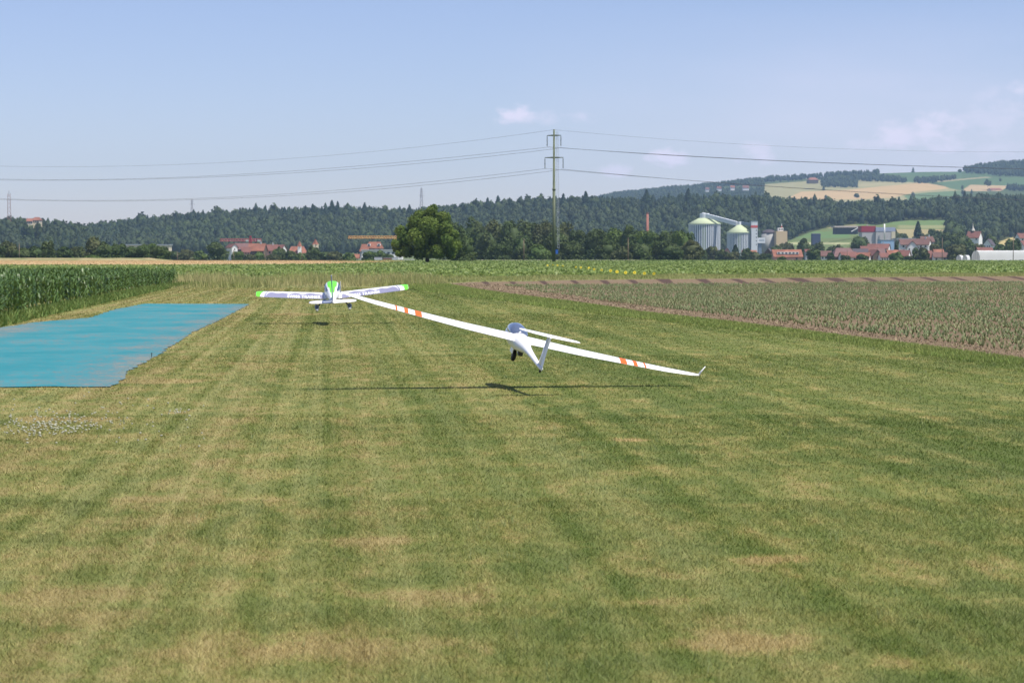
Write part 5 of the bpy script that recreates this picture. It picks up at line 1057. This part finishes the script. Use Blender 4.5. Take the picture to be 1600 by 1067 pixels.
# silos
M_SW = paint('silo_white', (0.66, 0.68, 0.72), .6, .1, .2); M_SB = paint('silo_panel', (0.15, 0.20, 0.27), .7, .15, .2); M_SG = paint('silo_green_panel', (0.30, 0.38, 0.28), .7, .15, .2); M_SR = paint('pale_green_roofing', (0.48, 0.54, 0.34), .7, .08, .1); M_RB = paint('red_band', (0.60, 0.10, 0.09), .6, .1)
def silo(lab, xc, wpx, ywall, ycone, rcone, ycap, rcap, Y):
    r_ = empty('silo', (P(xc, 400, Y).x, Y, LOW), (0, 0, 0), lab, 'silo', 'white sugar silos'); s = Y / F; R = wpx / 2 * s; zw = P(xc, ywall, Y).z - LOW; zc = P(xc, ycone, Y).z - LOW; zk = P(xc, ycap, Y).z - LOW
    n = 44; m = MB()
    for k in range(n):
        a0, a1, am = 2 * pi * k / n, 2 * pi * (k + 1) / n, 2 * pi * (k + .42) / n; mi = 2 if k in (31, 32) else 1
        def q(a, r, z): return (r * cos(a), r * sin(a), z)
        Rp = R - .55; m.add([q(a0, R, 0), q(am, R, 0), q(am, R, zw), q(a0, R, zw)], [(0, 1, 2, 3)], 0)
        m.add([q(am, R, 0), q(am, Rp, 0), q(am, Rp, zw), q(am, R, zw)], [(0, 1, 2, 3)], 0); m.add([q(am, Rp, 0), q(a1, Rp, 0), q(a1, Rp, zw), q(am, Rp, zw)], [(0, 1, 2, 3)], mi); m.add([q(a1, Rp, 0), q(a1, R, 0), q(a1, R, zw), q(a1, Rp, zw)], [(0, 1, 2, 3)], 0)
    m.build('wall', [M_SW, M_SB, M_SG], r_)
    m = MB(); m.lathe((0, 0, 0), [(R + .25, zw), (R + .25, zw + .9)], 44); m.build('ring_beam', M_SW, r_)
    m = MB(); m.lathe((0, 0, 0), [(R + .7, zw + .9), (R + .75, zw + 1.1), (rcone * s, zc), (rcone * s - .3, zc)], 44); m.build('roof', M_SR, r_, True)
    m = MB(); m.lathe((0, 0, 0), [(rcap * s, zc - .6), (rcap * s, zk), (rcap * s * .96, zk + .3)], 24); m.build('cap_house', M_SW, r_); return r_
s1 = silo('wide white ribbed silo with a shallow pale green roof, left of the two', 1100.5, 50, 352, 341, 9, 334.2, 7.5, 1800); s2 = silo('smaller white ribbed silo with a steep pale green conical roof, right of the two', 1155, 38.5, 365.5, 351.5, 2.8, 347, 2.7, 1770)
gal = empty('conveyor_gallery', P(1107, 338, 1800), (0, 0, 0), 'long sloping grey conveyor gallery from the left silo top to the tower', 'conveyor')
def beam(parent, name, A, B, w, h, mat):
    m = MB(); A = A - parent.location; B = B - parent.location; d = (B - A).normalized(); u = d.cross(Vector((0, 0, 1))).normalized(); v = u.cross(d)
    m.loft([[p + u * w / 2 + v * h / 2, p - u * w / 2 + v * h / 2, p - u * w / 2 - v * h / 2, p + u * w / 2 - v * h / 2] for p in (A, B)]); return m.build(name, mat, parent)
beam(gal, 'upper_section', P(1098, 335.5, 1800), P(1152, 349.8, 1772), 3, 3.6, M_SW); beam(gal, 'lower_section', P(1157, 348.5, 1772), P(1176, 352, 1765), 2.5, 2.4, M_SB)
tw = simple('silo_tower', 'slim grey elevator tower with a red band right of the silos', 'tower', 1179, 1760); boxb(tw, 'shaft', 1174.2, 1183.6, 346, 400, 1760, 6, M_SW, LOW); boxb(tw, 'red_band', 1174.0, 1183.8, 352.3, 356, 1759.9, 6.2, M_RB); boxb(tw, 'roof_edge', 1173.8, 1184, 345, 346, 1759.8, 6.4, M_SB)
for k in range(5): boxb(tw, 'window', 1181.2, 1182.4, 359 + k * 5.5, 361 + k * 5.5, 1759.93, .12, M_WINB)
ax = simple('factory_annex', 'small pale flat roofed annex bridging the tower and the grey silo', 'building', 1189, 1765); boxb(ax, 'wall', 1184, 1195.5, 371.5, 380, 1765, 6, M_SW); boxb(ax, 'window_band', 1186, 1194, 375, 376.2, 1764.9, .2, M_SB); boxb(ax, 'base', 1185, 1190, 380.1, 402, 1766, 5, M_SB)
gs = empty('grey_silo', (P(1201.5, 400, 1800).x, 1800, LOW), (0, 0, 0), 'squat grey round tank with a low dark domed roof', 'silo'); s = 1800 / F; zw = P(1201, 364.5, 1800).z - LOW; zt = P(1201, 358.5, 1800).z - LOW; R = 11.7 * s
m = MB(); m.lathe((0, 0, 0), [(R, 0), (R, zw)], 40); m.build('wall', paint('tank_grey', (0.36, 0.36, 0.35), .8, .15, .1), gs, True); m = MB(); m.lathe((0, 0, 0), [(R + .3, zw), (R + .3, zw + .4), (R * .75, zw + (zt - zw) * .6), (R * .35, zt - .3), (.1, zt)], 40); m.build('roof', RO['dark'], gs, True)
pc = simple('block_building', 'beige windowless block with a small white penthouse and red mast', 'building', 1221, 1780); M_PE = paint('peach_render', (0.62, 0.47, 0.30), .9, .08, .1)
boxb(pc, 'wall', 1213, 1230, 361.3, 402, 1780, 16, M_PE, LOW); boxb(pc, 'penthouse', 1216, 1224, 356, 361.2, 1783, 8, WA['white']); boxb(pc, 'penthouse_window', 1217, 1219.5, 357.6, 359.6, 1782.9, .2, M_WINB); boxb(pc, 'penthouse_window', 1220.8, 1223.2, 357.6, 359.6, 1782.9, .2, M_WINB)
m = MB(); A_ = P(1221.3, 356, 1787) - pc.location; m.tube([A_, A_ + Vector((0, 0, 1.6))], .4, 8, 0); m.build('mast', M_RB, pc); m = MB(); m.tube([A_ + Vector((0, 0, 1.6)), A_ + Vector((0, 0, 3.4))], .3, 8); m.build('mast_tip', WA['white'], pc)
db = simple('dark_block', 'dark slate blue windowless cube on the meadow behind the trees', 'building', 1275, 1700); boxb(db, 'wall', 1269.5, 1282, 365.5, 396, 1700, 8, paint('slate_blue', (0.06, 0.08, 0.14), .7, .1)); boxb(db, 'roof_edge', 1269.2, 1282.3, 364.8, 365.4, 1699.8, 8.4, WA['grey'])
hb = simple('hangar', 'long low dark hall with a pale flat roof on the meadow slope', 'building', 1323, 2080); boxb(hb, 'wall', 1306, 1341, 355.8, 366, 2080, 20, paint('hall_dark', (0.06, 0.07, 0.09), .8, .1)); boxb(hb, 'roof', 1304, 1342, 353.2, 355.6, 2078, 24, paint('pale_roof', (0.55, 0.47, 0.42), .8, .1))
beam(hb, 'ramp', P(1330, 362, 2076), P(1342, 355.4, 2076), 1.2, .8, WA['white'])
fb = simple('mill_building', 'big pale mill building with a dark red upper left corner and a white flue', 'building', 1372, 1650); M_MR = paint('oxblood_cladding', (0.33, 0.035, 0.055), .6, .05); M_MB = paint('blue_grey_cladding', (0.34, 0.38, 0.50), .6, .05); M_ML = paint('light_cladding', (0.46, 0.44, 0.44), .8, .08, .1)
boxb(fb, 'left_wall', 1347, 1368.4, 362.8, 398, 1650, 16, M_ML); boxb(fb, 'red_cladding', 1346, 1368.4, 353.2, 362.6, 1649.8, 16.4, M_MR); boxb(fb, 'right_wall', 1368.6, 1398.8, 361.8, 398, 1648, 20, M_ML); boxb(fb, 'blue_cladding', 1368.6, 1399, 355.3, 361.6, 1647.8, 20.4, M_MB)
boxb(fb, 'pale_bay', 1393, 1398.9, 362, 373, 1647.6, .6, WA['cream']); m = MB(); A_ = P(1382, 374, 1645) - fb.location; B_ = P(1382, 350, 1645) - fb.location; m.tube([A_, B_], .55, 12); m.build('flue', WA['white'], fb, True); boxb(fb, 'roof_vent', 1354.5, 1356, 350.5, 353, 1655, 1, WA['grey'])
lb = simple('low_hall', 'low pale blue hall in front of the mill building', 'building', 1388, 1600); boxb(lb, 'wall', 1377, 1397.8, 375.5, 398, 1600, 16, paint('pale_blue_cladding', (0.30, 0.44, 0.62), .7, .1)); boxb(lb, 'roof', 1376.8, 1398, 374.6, 375.4, 1599.7, 16.6, RO['grey']); boxb(lb, 'white_bay', 1398.1, 1403.5, 373, 379, 1603, 8, WA['white'])
gh = simple('workshop_roof', 'long grey roofed workshop behind the large white village house', 'building', 1416, 1420); boxb(gh, 'wall', 1402, 1430, 374, 392, 1420, 12, WA['grey']); boxb(gh, 'roof', 1401, 1431, 372.2, 373.9, 1419, 14, RO['grey'])
# polytunnels
M_FILM = paint('tunnel_film', (0.70, 0.70, 0.68), .5, .1, .3); t = NT('clear_film'); M_FEND = t.fin((0.42, 0.42, 0.40), .5, .3)
def tunnel(lab, xa, xb, x_end, ytop, Y, L_in):
    """gable from xa to xb at distance Y, running right and away to x_end"""
    Wd = (xb - xa) * Y / F; h = P(xa, ytop, Y).z - land(Y); r_ = empty('polytunnel', (P((xa + xb) / 2, 400, Y).x, Y, land(Y)), (0, 0, 0), lab, 'polytunnel', 'white polytunnels beside the village')
    ex = (x_end - (xa + xb) / 2) / F * Y; dirv = Vector((ex, L_in, 0)); n = 16; pr_ = [(-Wd / 2, 0)] + [(-Wd / 2 * cos(pi * k / n), 1.0 + (h - 1.0) * sin(pi * k / n) ** .8) for k in range(n + 1)] + [(Wd / 2, 0)]
    m = MB(); ns = 24; rings = [[(x + dirv.x * j / ns, dirv.y * j / ns, z + (.05 if j % 2 else 0)) for x, z in pr_] for j in range(ns + 1)]; vs = [p for r in rings for p in r]; k_ = len(pr_)
    m.add(vs, [(j * k_ + i, j * k_ + i + 1, (j + 1) * k_ + i + 1, (j + 1) * k_ + i) for j in range(ns) for i in range(k_ - 1)]); m.build('cover', M_FILM, r_, True)
    m = MB(); m.add([(x, .06, z) for x, z in pr_], [tuple(range(k_))]); e_ = m.build('end_wall', M_FEND, r_)
    m = MB(); [m.tube([(x, .0, 0), (x, .0, z)], .08, 4) for x, z in pr_[3:-3:3]]; m.tube([(-Wd / 2, 0, 1.1), (Wd / 2, 0, 1.1)], .07, 4); m.build('end_frame', WA['grey'], e_)
    m = MB(); m.tube([(Wd / 2 + .05, 0, 1.05), (Wd / 2 + .05 + dirv.x, dirv.y, 1.05)], .09, 4); m.build('side_rail', WA['grey'], r_)
tunnel('long white polytunnel reaching past the right edge', 1518, 1531, 1700, 391.7, 880, 10); tunnel('small white polytunnel, left one of the two small ones', 1494, 1502, 1507, 399, 930, 6); tunnel('small white polytunnel between the other small one and the long one', 1504, 1511.5, 1517, 399, 925, 6)
# car
M_CAR = paint('dark_car_paint', (0.015, 0.02, 0.03), .2, .1); c0 = empty('parked_car', (P(1594.5, 400, 790).x, 790, land(790)), (0, 0, 0), 'dark car parked in front of the long polytunnel at the right edge', 'car')
def sect(x, y0, y1): return [(x, -.85, y0), (x, .85, y0), (x, .85, y1 - .08), (x, .7, y1), (x, -.7, y1), (x, -.85, y1 - .08)]
m = MB(); m.loft([sect(x, a, b) for x, a, b in ((-2.15, .45, .62), (-2.05, .3, .80), (-1.1, .28, .92), (1.35, .28, .95), (2.05, .3, .88), (2.15, .45, .7))]); m.build('body', M_CAR, c0, True)
m = MB(); m.loft([[(x, -.72, .9), (x, .72, .9), (x, .58, z), (x, -.58, z)] for x, z in ((-1.15, .93), (-.45, 1.38), (.8, 1.42), (1.55, .97))]); m.build('cabin', M_DWIN, c0, True)
for sx in (-1.35, 1.3):
    for sy in (-.8, .8): m = MB(); wheel(m, (0, 0, 0), .32, .2, 14); m.v = [(y + sx, x + sy, z + .32) for x, y, z in m.v]; m.build('wheel', M_RUB, c0, True)

# ------------------------------------------------------------------ air
t = NT('haze_air'); t.t.nodes.remove(t.b); pv = t.n('ShaderNodeVolumePrincipled'); pv.inputs['Color'].default_value = (0.52, 0.75, 1.0, 1); pv.inputs['Density'].default_value = 0.000075; pv.inputs['Anisotropy'].default_value = 0.1
t.l(pv.outputs[0], t.o.inputs['Volume']); m = MB(); m.box((0, 3550, 165), (6900, 7400, 335)); hz = m.build('haze', t.m); tag(hz, 'pale blue summer haze filling the air over the valley', 'haze', kind='stuff')
